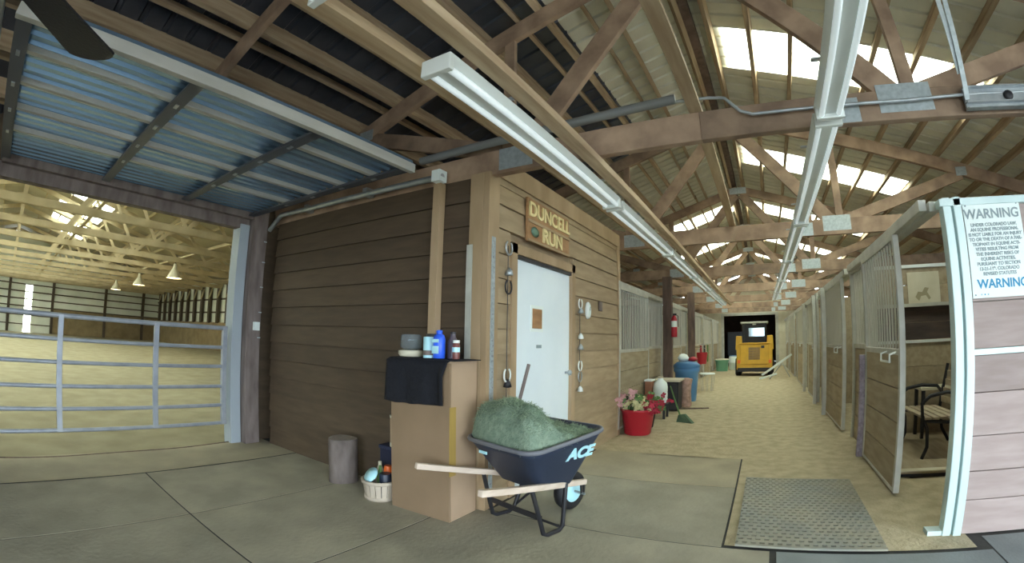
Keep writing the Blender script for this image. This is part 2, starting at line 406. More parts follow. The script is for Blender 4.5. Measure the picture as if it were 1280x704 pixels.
# ---- trusses
def rafter_line(p, y, side, parent, wd=.045, name='top_chord', xend=None):
    xe = xend if xend is not None else (EAVE_R-.05 if side > 0 else XG+.05)
    dz = .085
    return MB().beam((RX, y, RZ+dz-.0), (xe, y, zroof(xe)+dz), wd, .17, up=(0,0,1)).build(name, 'timber', parent, .004)
T_LABELS = ['nearest roof truss, its bottom chord over the corner of the plank-sided room',
 'second roof truss from the camera, over the far end of the plank-sided room',
 'third roof truss down the aisle, behind the two over the plank-sided room',
 'fourth roof truss down the aisle, between third and fifth',
 'fifth roof truss down the aisle, over the blue bin area and beyond',
 'sixth roof truss down the aisle, just before the yellow loader\'s far side',
 'farthest roof truss, directly in front of the end wall']
T_LABELS[4] = 'fifth roof truss down the aisle, almost above the yellow loader'
T_LABELS[5] = 'sixth roof truss down the aisle, next to last, behind the yellow loader'
def truss(y, lab):
    t = thing('roof_truss', lab, 'truss', (0, y, 0), 0, 'timber roof trusses')
    for s in (-1, 1): rafter_line(None, 0, s, t, .06)
    z0, z1 = 2.63, 2.84
    MB().box(XG+.1, RX, -.035, .035, z0, z1).build('bottom_chord', 'timber', t, .006)
    MB().box(RX, EAVE_R-.1, -.035, .035, z0, z1).build('bottom_chord', 'timber', t, .006)
    nr, nl = 1.12, -1.70
    zc = z1
    def web(a, b, wd=.055, ht=.17): return MB().beam(a, b, ht, wd, up=(0,1,0)).build('web', 'timber', t, .004)
    web((nr-.05, 0, 2.78), (RX+.06, 0, RZ-.02)); web((nl+.05, 0, 2.78), (RX-.06, 0, RZ-.02))
    web((nr+.05, 0, z1), (nr+.05, 0, zroof(nr)+.03), .05, .10); web((nl-.08, 0, z1), (nl-.08, 0, zroof(nl)+.03), .05, .10)
    web((nr+.15, 0, 2.82), (3.0, 0, zroof(3.0)+.02), .05, .15); web((nl-.15, 0, 2.82), (-3.5, 0, zroof(-3.5)+.02), .05, .15)
    for sy in (-.038, .034):
        for (cx, cz, a, b) in ((nr, 2.78, .19, .10), (nr-.42, 2.72, .09, .085), (nl, 2.75, .15, .09), (RX, RZ+.06, .18, .07), (3.0, zroof(3.0)+.05, .08, .06), (-3.5, zroof(-3.5)+.05, .10, .06)):
            MB().box(cx-a, cx+a, sy, sy+.004, cz-b, cz+b).build('gusset_plate', 'galvplate', t)
    return t
trusses = [truss(yy, l) for yy, l in zip(TRUSS_Y, T_LABELS)]
# lone rafters between trusses on the left slope and behind the camera
for (yy, lab) in ((1.25, 'lone timber rafter pair above the tilted blue-grey overhead door'), (-1.2, 'rafter pair behind the lone rafter, at the top left edge of the view')):
    t = thing('rafter_pair', lab, 'rafter', (0, yy, 0), 0)
    for s in (-1, 1): rafter_line(None, 0, s, t, .05, name='rafter')
    box('collar_tie', 'timber', t, RX-.75, RX+.75, -.02, .02, zroof(RX+.7)-.05, zroof(RX+.7)+.05)

# longitudinal brace lying on the bottom chords
for (a, b, lab) in ((-.45, 2.95, 'pale lengthwise brace board ending on the nearest truss chord'), (2.95, 6.35, 'lengthwise brace board between the first and second truss chords')):
    o = MB().beam((RX-.04+(.0 if a < 0 else .02), a, 2.865), (RX-.02, b, 2.865), .09, .04).build('brace_board', 'purlin', None, .003)
    tag(o, lab, 'brace', 'lengthwise braces on the truss chords')

# ---- conduit and insulated pipe on the first truss
c = MB().tube([(-.42,2.87,2.92),(-.2,2.87,2.91),(-.09,2.87,2.89),(.0,2.87,2.78),(.08,2.87,2.745),(1.1,2.87,2.735),(1.5,2.87,2.75),(2.6,2.87,2.76)], .012, 8).build('electrical_conduit', 'galv')
tag(c, 'bent thin grey conduit running along the nearest truss chord', 'conduit')
o = MB().tube([(-2.6,2.82,2.86),(-1.4,2.83,2.875),(-.9,2.84,2.90),(-.42,2.85,2.93)], .035, 10).build('grey_pipe', mat('pipe_grey', (.22,.23,.23), .6, metal=.3))
tag(o, 'long grey pipe lying along the nearest truss left of the brace board', 'pipe')

# ================================================================ FLUORESCENT STRIP ROWS
def strip_row(x, z, ystarts, labs, grp, L=2.40):
    for y0, lab in zip(ystarts, labs):
        t = thing('strip_light', lab, 'light', (x, y0, z), 0, grp)
        MB().hexa([(-.035,0,.0),(.035,0,.0),(.035,L,.0),(-.035,L,.0),(-.085,0,.055),(.085,0,.055),(.085,L,.055),(-.085,L,.055)]).build('housing', 'white', t, .003)
        for dx in (-.050, .050): MB().tube([(dx,.03,-.004),(dx,L-.03,-.004)], .017, 8).build('tube', 'tube', t)
        for yy in (0.0, L-.03): box('end_cap', 'white', t, -.082, .082, yy-.004, yy+.03, -.028, .058, bevel=.004)
        for yy in (.5, L-.5): box('hanger', 'galv', t, -.124, .094, yy, yy+.03, .062, .070); box('hanger', 'galv', t, -.012, .012, yy, yy+.02, .05, .10)
rowl = ['strip light nearest to the plank-sided room door, beside its sign', 'strip light just past the plank-sided room in the left row', 'third strip light in the left row counting from the room corner',
        'fourth strip light in the left row, high over the dirt aisle', 'fifth strip light in the left row, far down the aisle', 'sixth strip light in the left row', 'last strip light of the left row, near the loader']
strip_row(-1.19, 2.50, [-1.68, 1.33, 3.80, 6.27, 8.74, 11.21, 13.68], ['strip light end at the top edge of the view, left row'] + rowl[:6], 'strip lights in the left row')
rowm = ['strip light of the middle row reaching the top edge of the view', 'second strip light of the middle row, crossing the first truss', 'third strip light of the middle row', 'fourth strip light of the middle row', 'fifth strip light of the middle row, far down the aisle', 'last strip light of the middle row']
strip_row(.50, 2.50, [.10, 2.57, 5.04, 7.51, 9.98, 12.45], rowm, 'strip lights in the middle row')
o = MB().box(.47, .53, -.1, 15.2, 2.60, 2.628).build('light_channel', 'galv', None, .003); tag(o, 'slim grey channel that carries the middle row of strip lights', 'channel')
for (x, lab) in ((-1.36, 'tan hanging board along the left side of the left light row'), (-1.05, 'tan hanging board along the right side of the left light row')):
    o = MB().box(x-.045, x+.045, -4.8, 17.5, 2.57, 2.625).build('light_board', 'purlin', None, .003); tag(o, lab, 'board')

# ================================================================ PLANK-SIDED ROOM
bh = .203
def siding(parent, length, axis, m, skip=None, top=2.64, y0=0.0):
    """lap boards from the floor up; each board its own piece; axis 'X' faces -Y, axis 'Y' faces +X"""
    z = 0.0; src = None
    while z < top-.01:
        h = min(bh, top-z)
        segs = [(0.0, length)]
        if skip and z < skip[2]: segs = [(0.0, skip[0]), (skip[1], length)]
        for (a, b) in segs:
            lo, hi = .028, .010
            if axis == 'X': p = [(a,-lo,0),(b,-lo,0),(b,.02,0),(a,.02,0),(a,-hi,h-.004),(b,-hi,h-.004),(b,.02,h-.004),(a,.02,h-.004)]
            else: p = [(lo,a,0),(lo,b,0),(-.02,b,0),(-.02,a,0),(hi,a,h-.004),(hi,b,h-.004),(-.02,b,h-.004),(-.02,a,h-.004)]
            MB().hexa(p).build('siding_board', m, parent, 0, (0,0,z))
        z += h
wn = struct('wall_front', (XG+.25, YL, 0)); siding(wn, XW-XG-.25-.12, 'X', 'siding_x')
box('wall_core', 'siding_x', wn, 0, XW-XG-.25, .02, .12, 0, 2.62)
wr = struct('wall_right', (XW, YL, 0)); DY0, DY1, DZ = .42, 1.60, 2.06
siding(wr, YE-YL, 'Y', 'siding', skip=(DY0-.08, DY1+.08, DZ+.09))
for a in ((0, DY0-.02, 0, 2.64), (DY1+.02, YE-YL, 0, 2.64), (DY0-.02, DY1+.02, DZ+.02, 2.64)): box('wall_core', 'siding', wr, -.12, -.02, a[0], a[1], a[2], a[3])
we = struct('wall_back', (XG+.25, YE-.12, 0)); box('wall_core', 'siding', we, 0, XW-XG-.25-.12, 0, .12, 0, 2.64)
# top fascia and lid
box('fascia', 'trim', wr, -.02, .035, 0, YE-YL, 2.66, 2.84)
box('fascia', 'siding', wr, -.05, .02, 0, YE-YL, 2.60, 2.66)
rc = box('ceiling.001', 'siding', None, XG+.3, XW-.12, YL+.12, YE-.12, 2.56, 2.62); rc['kind'] = 'structure'
# corner boards
box('corner_board', 'trim', wn, XW-XG-.25-.15, XW-XG-.25-.021, -.035, .0, 0, 2.66, bevel=.004)
box('corner_board', 'trim', wr, -.02, .038, -.035, .12, 0, 2.66, bevel=.004)
box('end_board', 'trim', wr, -.02, .036, YE-YL-.10, YE-YL, 0, 2.66, bevel=.004)
# reflective edge strips
rs = mat('reflector_strip', (.50,.55,.58), .4, metal=.3, col2=(.22,.24,.27), scale=60)
o = MB().box(0, .006, 0, .05, 0, 2.03).build('corner_strip', 'galvplate', None, 0, (XW+.0385, YL+.01, .10)); tag(o, 'perforated metal edge strip on the corner of the plank-sided room beside the door', 'metal strip')
ms = MB()
for k in range(50): ms.box(.0, .009, .012, .040, .02+k*.04, .036+k*.04)
ms.build('slots', rs, o)['kind'] = 'stuff'
o = MB().box(0, .055, 0, .006, 0, 1.75).build('edge_strip', 'frame', None, 0, (XW-.16, YL-.045, .32)); tag(o, 'plain pale strip on the shaded face just left of the room corner', 'metal strip')
o = MB().box(0, .006, 0, .06, 0, 2.10).build('edge_strip', 'frame', None, 0, (XW+.037, YE-.09, .08)); tag(o, 'plain pale strip at the far end of the door wall', 'metal strip')
# door
dd = struct('door_1', (XW, YL, 0))
box('door_leaf', 'door_white', dd, -.03, .004, DY0, DY1, .01, DZ, bevel=.004)
box('plaque_border', 'paper', dd, .004, .008, DY0+.30, DY0+.55, 1.41, 1.65)
box('plaque', 'signwood', dd, .004, .012, DY0+.33, DY0+.52, 1.44, 1.62, bevel=.003)
box('door_label', 'ink', dd, .004, .008, DY0+.42, DY0+.52, 1.26, 1.29)
box('door_jamb', 'trim', dd, -.02, .040, DY0-.09, DY0, 0, DZ+.09, bevel=.004); box('door_jamb', 'trim', dd, -.02, .040, DY1, DY1+.09, 0, DZ+.09, bevel=.004)
box('door_head', 'trim', dd, -.02, .040, DY0-.09, DY1+.09, DZ, DZ+.09, bevel=.004)
box('door_seal', 'dark', dd, .004, .03, DY0, DY1, DZ-.035, DZ-.005)
MB().lathe([(.012,0),(.012,.03),(.028,.04),(.028,.065),(.012,.075)], (.004, DY1-.10, 1.0), 12, 'X').build('door_knob', 'galv', dd)
# sign over the door
sg = thing('carved_sign', 'brown wooden sign with raised yellow letters above the white door', 'sign', (XW+.03, YL+.56, 2.205))
box('board', 'signwood', sg, 0, .025, 0, .92, 0, .405, bevel=.006)
box('frame_strip', 'trim', sg, .025, .038, 0, .92, .175, .20); box('frame_strip', 'trim', sg, .025, .038, 0, .92, 0, .02)
rt = (R(90), 0, R(90))
text('letters', 'DUNCELL', .185, 'letters', sg, (.032, .46, .295), rt, .008, sx=1.10, bold=.004)
text('letters', 'RUN', .19, 'letters', sg, (.032, .50, .095), rt, .008, sx=1.15, bold=.004)
e = MB().lathe([(.02,0),(.06,.006),(.02,.012)], (0,0,0), 14, 'X').build('green_emblem', 'signgreen', sg, 0, (.027, .13, .10)); e.scale = (1, 1.3, .8)
# hanging strings of horseshoes / bells either side of the door
def horseshoe(nm, m, parent, loc, r=.05, rot=0):
    pts = [(0, r*math.sin(a), -r*1.15*math.cos(a)) for a in [R(-145+290*i/12) for i in range(13)]]
    o = MB().tube(pts, .008, 6).build(nm, m, parent, 0, loc); o.rotation_euler = (rot, 0, 0); return o
def charm_string(label, ypos, ztop, items):
    t = thing('charm_string', label, 'wall hanging', (XW+.045, ypos, ztop))
    MB().tube([(0,0,0),(0,0,-items[-1][0]-.03)], .004, 6).build('cord', 'dark', t)
    for (dz, kind, m) in items:
        if kind == 'shoe': horseshoe('horseshoe', m, t, (.008, 0, -dz))
        else: MB().lathe([(.012,-.03),(.034,-.025),(.026,.01),(.008,.035)], (.012, 0, -dz), 12).build('bell', m, t)
charm_string('cord of small horseshoes and bells hanging left of the white door', YL+.25, 2.10, [(.02,'shoe','galv'),(.22,'bell','galv'),(.34,'shoe','dark'),(1.05,'shoe','white'),(1.12,'bell','dark'),(1.32,'shoe','galv')])
charm_string('cord of pale horseshoes and bells hanging right of the white door', YL+1.80, 1.76, [(.02,'shoe','white'),(.10,'bell','galv'),(.38,'bell','white'),(.50,'bell','galv'),(.70,'shoe','white'),(.82,'shoe','galv'),(.96,'bell','white')])
t = thing('wall_thermometer', 'white oval thermometer on the siding right of the door', 'thermometer', (XW+.03, YL+2.06, 1.68))
o = MB().lathe([(.085,0),(.085,.02),(.075,.03)], (0,0,0), 24, 'X').build('case', 'white', t); o.scale = (1, .75, 1.15)
o = MB().lathe([(.060,.030),(.060,.033)], (0,0,0), 20, 'X').build('dial', 'paper', t); o.scale = (1, .75, 1.15)
MB().beam((.036,0,0), (.036,.02,.045), .004, .006).build('needle', 'dark', t)
o = box('wall_plate', 'post_gray', None, XW+.028, XW+.04, YL+2.46, YL+2.58, 1.70, 1.82, bevel=.003); tag(o, 'small grey plate screwed to the siding past the thermometer', 'plate')
# pale vertical board on near wall
o = box('wall_batten', 'trim', None, -2.44, -2.36, YL-.10, YL-.03, .02, 2.62, bevel=.004); tag(o, 'tan upright board on the shaded wall under the end of the door track', 'board')

# ================================================================ ARENA OPENING
# wall with opening
wl = struct('wall_left', (XG, 0, 0))
OY0, OY1, OZ = -.36, 2.50, 2.54
box('wall_panel', 'siding_x', wl, -.15, 0, -5.2, OY0-.12, -.1, 3.2)
box('wall_panel', 'siding_x', wl, -.15, 0, OY1+.28, YEND, -.1, 3.2)
box('wall_panel', 'siding_x', wl, -.15, 0, OY0-.12, OY1+.28, OZ+.12, 3.2)
box('wall_panel', 'arena_white', wl, -.16, -.10, -13, 13, 3.2, 7.3); box('wall_panel', 'arena_white', wl, -.17, -.13, -13, -5.2, -.1, 3.2)
box('header_beam', 'post_gray', wl, -.10, .04, OY0-.12, OY1+.1, OZ, OZ+.14, bevel=.005)
box('door_post', mat('post_blue_grey', (.36,.41,.45), .6), wl, -.14, .06, OY1-.03, OY1+.10, -.05, OZ+.05, bevel=.005)
box('door_post', 'post_gray', wl, -.14, .16, OY1+.11, OY1+.30, -.05, OZ+.28, bevel=.008)
box('door_post', 'post_gray', wl, -.10, .05, OY0-.14, OY0, -.05, OZ, bevel=.005)
for z in (1.25, 1.55, 1.85, 2.15, 2.4): box('nail_plate', 'galvplate', wl, .162, .166, OY1+.26, OY1+.30, z, z+.012)
o = box('switch_box', 'paper', None, XG+.162, XG+.20, OY1+.19, OY1+.27, 1.34, 1.44, bevel=.004); tag(o, 'small pale switch box on the brown post beside the gate', 'switch')
# gate
g = thing('pipe_gate', 'blue-grey five-rail tube gate closing the arena opening', 'gate', (XG-.02, 0, 0))
for z in (.24, .45, .67, .90, 1.12, 1.345):
    MB().tube([(0,-2.6,z),(0,OY1-.06,z)], .021 if z < 1.3 else .026, 10).build('rail', 'gate', g)
for yy in (-2.55, -.95, .53, 1.57, OY1-.09): box('upright', 'gate', g, -.012 if yy < 2 else -.03, .03, yy-.028, yy+.028, .23, 1.36, bevel=.004)
# overhead door folded up flat under the roof
od = thing('overhead_door', 'raised blue-grey steel overhead door hanging flat above the arena opening', 'door', (0,0,0))
DX0, DX1, DYa, DYb, DZ0 = -5.22, -2.50, -.30, 2.62, 2.72
mbs = MB(); nr_ = 24; prof = []
for k in range(nr_):
    u = (DX1-DX0)*k/nr_; st = (DX1-DX0)/nr_
    prof += [(u, 0), (u+st*.45, 0), (u+st*.60, .034), (u+st*.85, .034)]
prof.append((DX1-DX0, 0))
vs = []
for yy in (DYa, DYb):
    for u, h in prof: vs.append((DX0+u, yy, DZ0+.03+h+ (.10*(u/(DX1-DX0))*0)))
k = len(prof); mbs.add(vs, [(i, i+1, k+i+1, k+i) for i in range(k-1)])
o = mbs.build('steel_skin', 'blue_sheet', od); s = o.modifiers.new('t', 'SOLIDIFY'); s.thickness = .003
for x in (-2.52, -2.93, -3.38, -3.85, -4.34):
    MB().box(x-.026, x+.026, DYa-.02, DYb+.02, DZ0-.012 if x < -2.6 else DZ0-.045, DZ0+.03).build('rail', 'rail_wood', od, .004)
box('rail', 'post_gray', od, -5.24, -5.14, DYa, DYb, DZ0-.06, DZ0+.02, bevel=.004)
for yy in (DYa+.03, .78, 1.70, DYb-.04): MB().box(DX0, DX1-.05, yy-.045, yy+.045, DZ0-.030, DZ0-.013).build('stile', 'stile', od)
for yy in (DYa+.03, .78, 1.70, DYb-.04):
    for x in (-2.93, -3.38, -3.85, -4.34): box('hinge', 'galv', od, x-.03, x+.03, yy-.012, yy+.012, DZ0-.038, DZ0-.030)
# tracks
tr = thing('door_track', 'grey steel track along the top of the shaded plank wall', 'track', (0,0,0))
MB().tube([(XG+.2,2.80,2.55),(XG+.45,2.80,2.70),(-4.2,2.80,2.68),(-2.33,2.80,2.66)], .028, 10).build('rail', 'galv', tr)
for x in (-4.3, -3.3): box('bracket', 'galv', tr, x-.03, x+.03, 2.80, 2.90, 2.66, 2.74)
box('end_bracket', 'paper', tr, -2.42, -2.33, 2.76, 2.86, 2.62, 2.72, bevel=.004)
tr = thing('door_track', 'grey steel track at the left end of the raised overhead door', 'track', (0,0,0))
MB().tube([(XG+.10,-.42,.1),(XG+.10,-.42,2.45),(XG+.3,-.42,2.68),(-2.2,-.42,2.72)], .028, 10).build('rail', 'galv', tr)
# ================================================================ ARENA
AX, AY = -43.2, 12.8
def gable_z(y): return 3.95+(12.9-abs(y))*.25
aw = struct('wall_far', (AX, 0, 0))
box('steel_cladding', 'arena_white', aw, -.1, 0, -13, 1.2, -.2, 7.2)
box('steel_cladding', 'arena_white', aw, -.1, 0, 1.8, 13.2, -.2, 7.2)
box('steel_cladding', 'arena_white', aw, -.1, 0, 1.2, 1.8, 3.5, 7.2)
box('kick_wall', 'arena_wood', aw, .0, .10, 3.6, 13, -.2, 1.85)
for z in (1.85, 2.4, 2.95, 3.5): box('girt', 'arena_dark', aw, 0, .08, -13, 13, z, z+.09)
for yy in (-6.5,-3.3, -.2, 3.4, 7.9, 11.3): box('post', 'arena_dark', aw, .02, .22, yy, yy+.22, -.1, 4)
for z in (.5, 1.2): box('girt', 'arena_dark', aw, 0, .06, -13, 3.6, z, z+.07)
box('top_plate', 'arena_timber', aw, 0, .25, -13, 13, 3.9, 4.15)
o = box('window_1', 'skylight', None, AX-.06, AX-.04, 1.2, 1.8, -.2, 3.5); o['kind'] = 'structure'
sw = struct('wall_side', (0, AY, 0))
box('steel_cladding', 'arena_white', sw, AX, XG-.2, .1, .2, -.2, 4.6)
box('kick_wall', 'arena_wood', sw, AX, XG-.2, -.05, .1, -.2, 1.75)
for z in (2.35, 3.2): box('girt', 'arena_dark', sw, AX, XG-.2, .02, .1, z, z+.10)
src = None
for i in range(26):
    x = AX+1.0+i*1.45
    if src is None: src = box('post', 'arena_dark', sw, -.14, .14, -.16, .04, 1.7, 4.1); src.location = (x, 0, 0)
    else: share(src, 'post', sw, (x, 0, 0))
    MB().beam((x, -.15, 3.3), (x+.5, -.15, 3.95), .08, .10).build('knee_brace', 'arena_timber', sw)
s2 = struct('wall_opposite', (0, -AY, 0)); box('steel_cladding', 'arena_white', s2, AX, XG-.2, -.2, -.1, -.2, 4.6)
ac = struct('ceiling.002')
# roof in strips with real skylight gaps
ask = [(-10.6,-9.0),(-14.3,-12.7),(-18.0,-16.4),(-21.7,-20.1),(-25.4,-23.8),(-29.1,-27.5),(-32.8,-31.2),(-36.5,-34.9)]
def aroof(x0, x1, ya, yb, m='arena_roof', nm='roof_sheet'):
    za, zb = gable_z(ya)+.45, gable_z(yb)+.45
    return MB().hexa([(x0,ya,za),(x1,ya,za),(x1,yb,zb),(x0,yb,zb),(x0,ya,za+.03),(x1,ya,za+.03),(x1,yb,zb+.03),(x0,yb,zb+.03)]).build(nm, m, ac)
cur = XG-.12
for (a, b) in ask:
    for (p, q) in ((-13.2, 0), (0, 13.2)): aroof(b, cur, p, q)
    for (p, q, tr_) in ((-13.2,-10,0),(-10,-1.6,1),(-1.6,0,0),(0,1.9,0),(1.9,4.4,1),(4.4,13.2,0)):
        if tr_:
            aroof(a, b, p, q, 'skylight', 'skylight_panel')
            portal('skylight_portal', ((a+b)/2, (p+q)/2, gable_z((p+q)/2)+.56), (0, .25 if p > 0 else -.25, -1) , b-a, q-p)
        else: aroof(a, b, p, q)
    cur = a
for (p, q) in ((-13.2, 0), (0, 13.2)): aroof(AX-.1, cur, p, q)
for k in range(-11, 12):
    yy = k*1.15
    box('purlin', 'arena_timber', ac, AX, XG-.2, yy-.03, yy+.03, gable_z(yy)+.30, gable_z(yy)+.43)
# arena trusses
AT = [-7.2-3.1*i for i in range(12)]
for i, x in enumerate(AT):
    names_ = ['first','second','third','fourth','fifth','sixth','seventh','eighth','ninth','tenth','eleventh','last']
    t = thing('arena_truss', f'{names_[i]} pale timber truss inside the arena counting from the gate', 'truss', (x, 0, 0), 0, 'arena roof trusses')
    for sy in (-1, 1):
        for dx in (-.06, .06):
            box('bottom_chord', 'arena_timber', t, dx-.022, dx+.022, min(0, sy*12.8), max(0, sy*12.8), 3.90, 4.10)
        MB().beam((0, 0, gable_z(0)+.18), (0, sy*12.9, gable_z(12.9)+.18), .05, .22).build('top_chord', 'arena_timber', t)
    for (ya, yb) in ((0,0),(1.5,3.2),(4.6,3.2),(4.6,6.4),(7.8,6.4),(7.8,9.6),(10.6,9.6)):
        for sy in ((1,) if ya == 0 else (-1, 1)):
            MB().beam((0, sy*ya, 4.05), (0, sy*yb, gable_z(yb)+.15), .045, .12, up=(0,0,1) if ya != yb else (0,1,0)).build('web', 'arena_timber', t)
for yy in (2.0, 6.75):
    o = box('arena_brace', 'arena_timber', None, -40, XG-.6, yy-.05, yy+.05, 4.13, 4.18); tag(o, 'lengthwise brace on the arena chords, ' + ('near the ridge' if yy < 3 else 'over the hanging lamps'), 'brace')
lab = ['nearest bell-shaped lamp hanging in the arena', 'middle bell-shaped lamp hanging in the arena', 'far bell-shaped lamp hanging in the arena']
for k, x in enumerate((-20.6, -26.8, -33.0)):
    t = thing('arena_lamp', lab[k], 'lamp', (x, 6.75, 3.35), 0, 'hanging arena lamps')
    MB().lathe([(.05,.62),(.07,.58),(.10,.42),(.28,.12),(.34,0)], (0,0,0), 20, cap1=False).build('shade', 'cream', t)
    MB().lathe([(.02,.14),(.12,.10),(.14,.02),(.02,-.02)], (0,0,0), 14).build('bulb', 'lampglow', t)
    MB().tube([(0,0,.6),(0,0,.779)], .02, 6).build('hook', 'dark', t)
    l = bpy.data.lights.new('arena_lamp_light', 'POINT'); l.energy = 40; l.color = (1,.84,.5); l.shadow_soft_size = .2
    lo = bpy.data.objects.new('arena_lamp_light', l); COL.objects.link(lo); lo.location = (x, 6.75, 3.2)

# ================================================================ RIGHT STALL BLOCK
HS = 2.17
src_plank = {}
def planks(parent, m, axis, a0, a1, zs, fixed, th=.04, name='plank'):
    """horizontal planks between heights zs; fixed = face coordinate; axis = running axis"""
    for z0, z1 in zip(zs[:-1], zs[1:]):
        j = rnd.uniform(-.003, .003)
        if axis == 'X': MB().box(a0, a1, fixed+j, fixed+th+j, z0+.002, z1-.002).build(name, m, parent, .004)
        else: MB().box(fixed+j, fixed+th+j, a0, a1, z0+.004, z1-.004).build(name, m, parent, .004)
def grille(parent, y0, y1, x, z0, z1, pitch=.105, r=.010):
    mb = MB(); n = int((y1-y0)/pitch)
    for i in range(n+1):
        yy = y0+(y1-y0)*(i+.5)/(n+1); mb.tube([(x,yy,z0),(x,yy,z1)], r, 6, caps=False)
    mb.box(x-.012, x+.012, y0, y1, (z0+z1)/2-.01, (z0+z1)/2+.01) if False else None
    o = mb.build('bar_grille', 'bars', parent); o['kind'] = 'stuff'; return o
# front wall with the warning sign
fw = thing('stall_end_wall', 'pinkish plank wall with pale steel channels carrying the warning sign', 'wall panel', (0, YF, 0))
planks(fw, 'pink_plank', 'X', 1.44, EAVE_R-.2, [0,.235,.425,.655,.93,1.165], 0)
planks(fw, 'pink_plank', 'X', 1.44, EAVE_R-.2, [1.205,1.50,1.79,2.12], 0)
box('mid_rail', 'jamb', fw, 1.44, EAVE_R-.2, -.02, .05, 1.165, 1.205, bevel=.004)
box('top_rail', 'jamb', fw, 1.30, EAVE_R-.2, -.03, .06, 2.12, 2.17, bevel=.004)
box('corner_post', 'jamb', fw, 1.40, 1.46, -.03, .07, 0, 2.18, bevel=.006)
box('corner_post', 'jamb', fw, 1.325, 1.385, -.02, .07, 0, 2.18, bevel=.006)
box('channel_web', 'jamb', fw, 1.38, 1.41, .01, .06, 0, 2.17)
box('foot_plate', 'jamb', fw, 1.22, 1.34, -.01, .09, .0, .035, bevel=.004)
# sign
ws = thing('warning_sign', 'white warning notice with grey and blue print on the pinkish planks', 'sign', (1.47, YF-.012, 1.52))
box('sign_board', 'paper', ws, 0, .445, -.008, 0, 0, .615, bevel=.002)
rf = (R(90), 0, 0)
text('heading', 'WARNING', .088, 'ink', ws, (.215, -.010, .535), rf, .0006, bold=.0018)
lines = ['UNDER COLORADO LAW,', 'AN EQUINE PROFESSIONAL', 'IS NOT LIABLE FOR AN INJURY', 'TO OR THE DEATH OF A PAR-', 'TICIPANT IN EQUINE ACTI-', 'VITIES RESULTING FROM', 'THE INHERENT RISKS OF', 'EQUINE ACTIVITIES,', 'PURSUANT TO SECTION', '13-21-119, COLORADO', 'REVISED STATUTES']
for i, s_ in enumerate(lines): text('print_line', s_, .030, 'ink', ws, (.22, -.010, .465-i*.0315), rf, .0006, bold=.0009)
text('heading', 'WARNING', .080, 'ink_blue', ws, (.235, -.010, .085), rf, .0006, bold=.0018)
text('print_line', '\u25e6 \u25aa \u25e6', .03, 'ink_blue', ws, (.09, -.010, .022), rf, .0006)
for (a, b) in ((.02,.595),(.42,.598),(.02,.02),(.425,.018)): MB().lathe([(.006,-.012),(.006,-.006)], (a,0,b), 8, 'Y').build('screw', 'ink', ws)

# stall fronts along the aisle (right)
mods = [(3.30, 6.60), (6.60, 9.95), (9.95, 13.3), (13.3, 16.65), (16.65, 20.0), (20.0, 23.6)]
ordn = ['first','second','third','fourth','fifth','last']
TP = [.0,.31,.60,.89,1.17]
def stall_front(side, y0, y1, lab, first=False):
    X = XR if side > 0 else XS; s = side
    t = thing('horse_stall', lab, 'stall', (X, 0, 0), 0, 'right stall fronts' if s > 0 else 'left stall fronts')
    def bx(nm, m, xa, xb, *r, **k): return box(nm, m, t, min(s*xa, s*xb), max(s*xa, s*xb), *r, **k)
    ym = y0+1.95 if not first else 5.45
    a = ym
    for z0, z1 in zip(TP[:-1], TP[1:]):
        bx('plank', 'tan_plank', .03, .07, a, y1-.04, z0+.005, z1-.005, bevel=.004)
    bx('mid_rail', 'frame', .015, .075, a, y1, 1.17, 1.225, bevel=.004)
    bx('top_rail', 'frame', .0, .08, y0, y1, 2.12, 2.19, bevel=.005)
    bx('track_cover', 'frame', -.06, .0, y0+.05, y1-.2, 2.14, 2.22, bevel=.005)
    bx('post', 'frame', .0, .08, y1-.06, y1, 0, 2.14, bevel=.005)
    bx('post', 'frame', .0, .08, a, a+.06, 0, 2.14, bevel=.005)
    g_ = grille(t, a+.06, y1-.06, s*.045, 1.22, 2.13)
    return t
def stall_door(side, y0, y1, lab, handle=True):
    X = XR-.055 if side > 0 else XS+.055; s = side
    t = thing('stall_door', lab, 'door', (X, y0, 0), 0, 'sliding stall doors on the ' + ('right' if s > 0 else 'left'))
    L = y1-y0
    for z0, z1 in zip([.05,.32,.60,.88,1.16][:-1], [.32,.60,.88,1.16]):
        MB().box(-.02, .02, .05, L-.05, z0+.004, z1-.004).build('plank', 'tan_plank', t, .003)
    for (ya, yb) in ((0,.055),(L-.055,L)): box('stile', 'frame', t, -.027, .027, ya, yb, .03, 2.13, bevel=.005)
    for (za, zb) in ((.03,.06),(1.155,1.205),(2.09,2.135)): box('rail', 'frame', t, -.027, .027, .04, L-.04, za, zb, bevel=.004)
    grille(t, .055, L-.055, 0, 1.20, 2.10)
    if handle:
        MB().tube([(-s*.02,.12,1.18),(-s*.085,.12,1.16),(-s*.085,.12,1.10),(-s*.085,.42,1.10),(-s*.085,.42,1.16),(-s*.02,.42,1.18)], .010, 8).build('handle', 'white', t)
    return t
for i, (a, b) in enumerate(mods):
    stall_front(1, a, b, f'{ordn[i]} stall front on the right side of the aisle' + (', beside the warning sign' if i == 0 else ''), i == 0)
    if i == 0: stall_door(1, 4.05, 5.42, 'open sliding stall door beside the bench, first on the right')
    else: stall_door(1, a+.02+(.28 if i == 1 else 0), a+1.93+(.20 if i == 1 else 0), f'{ordn[i]} sliding stall door on the right side of the aisle')
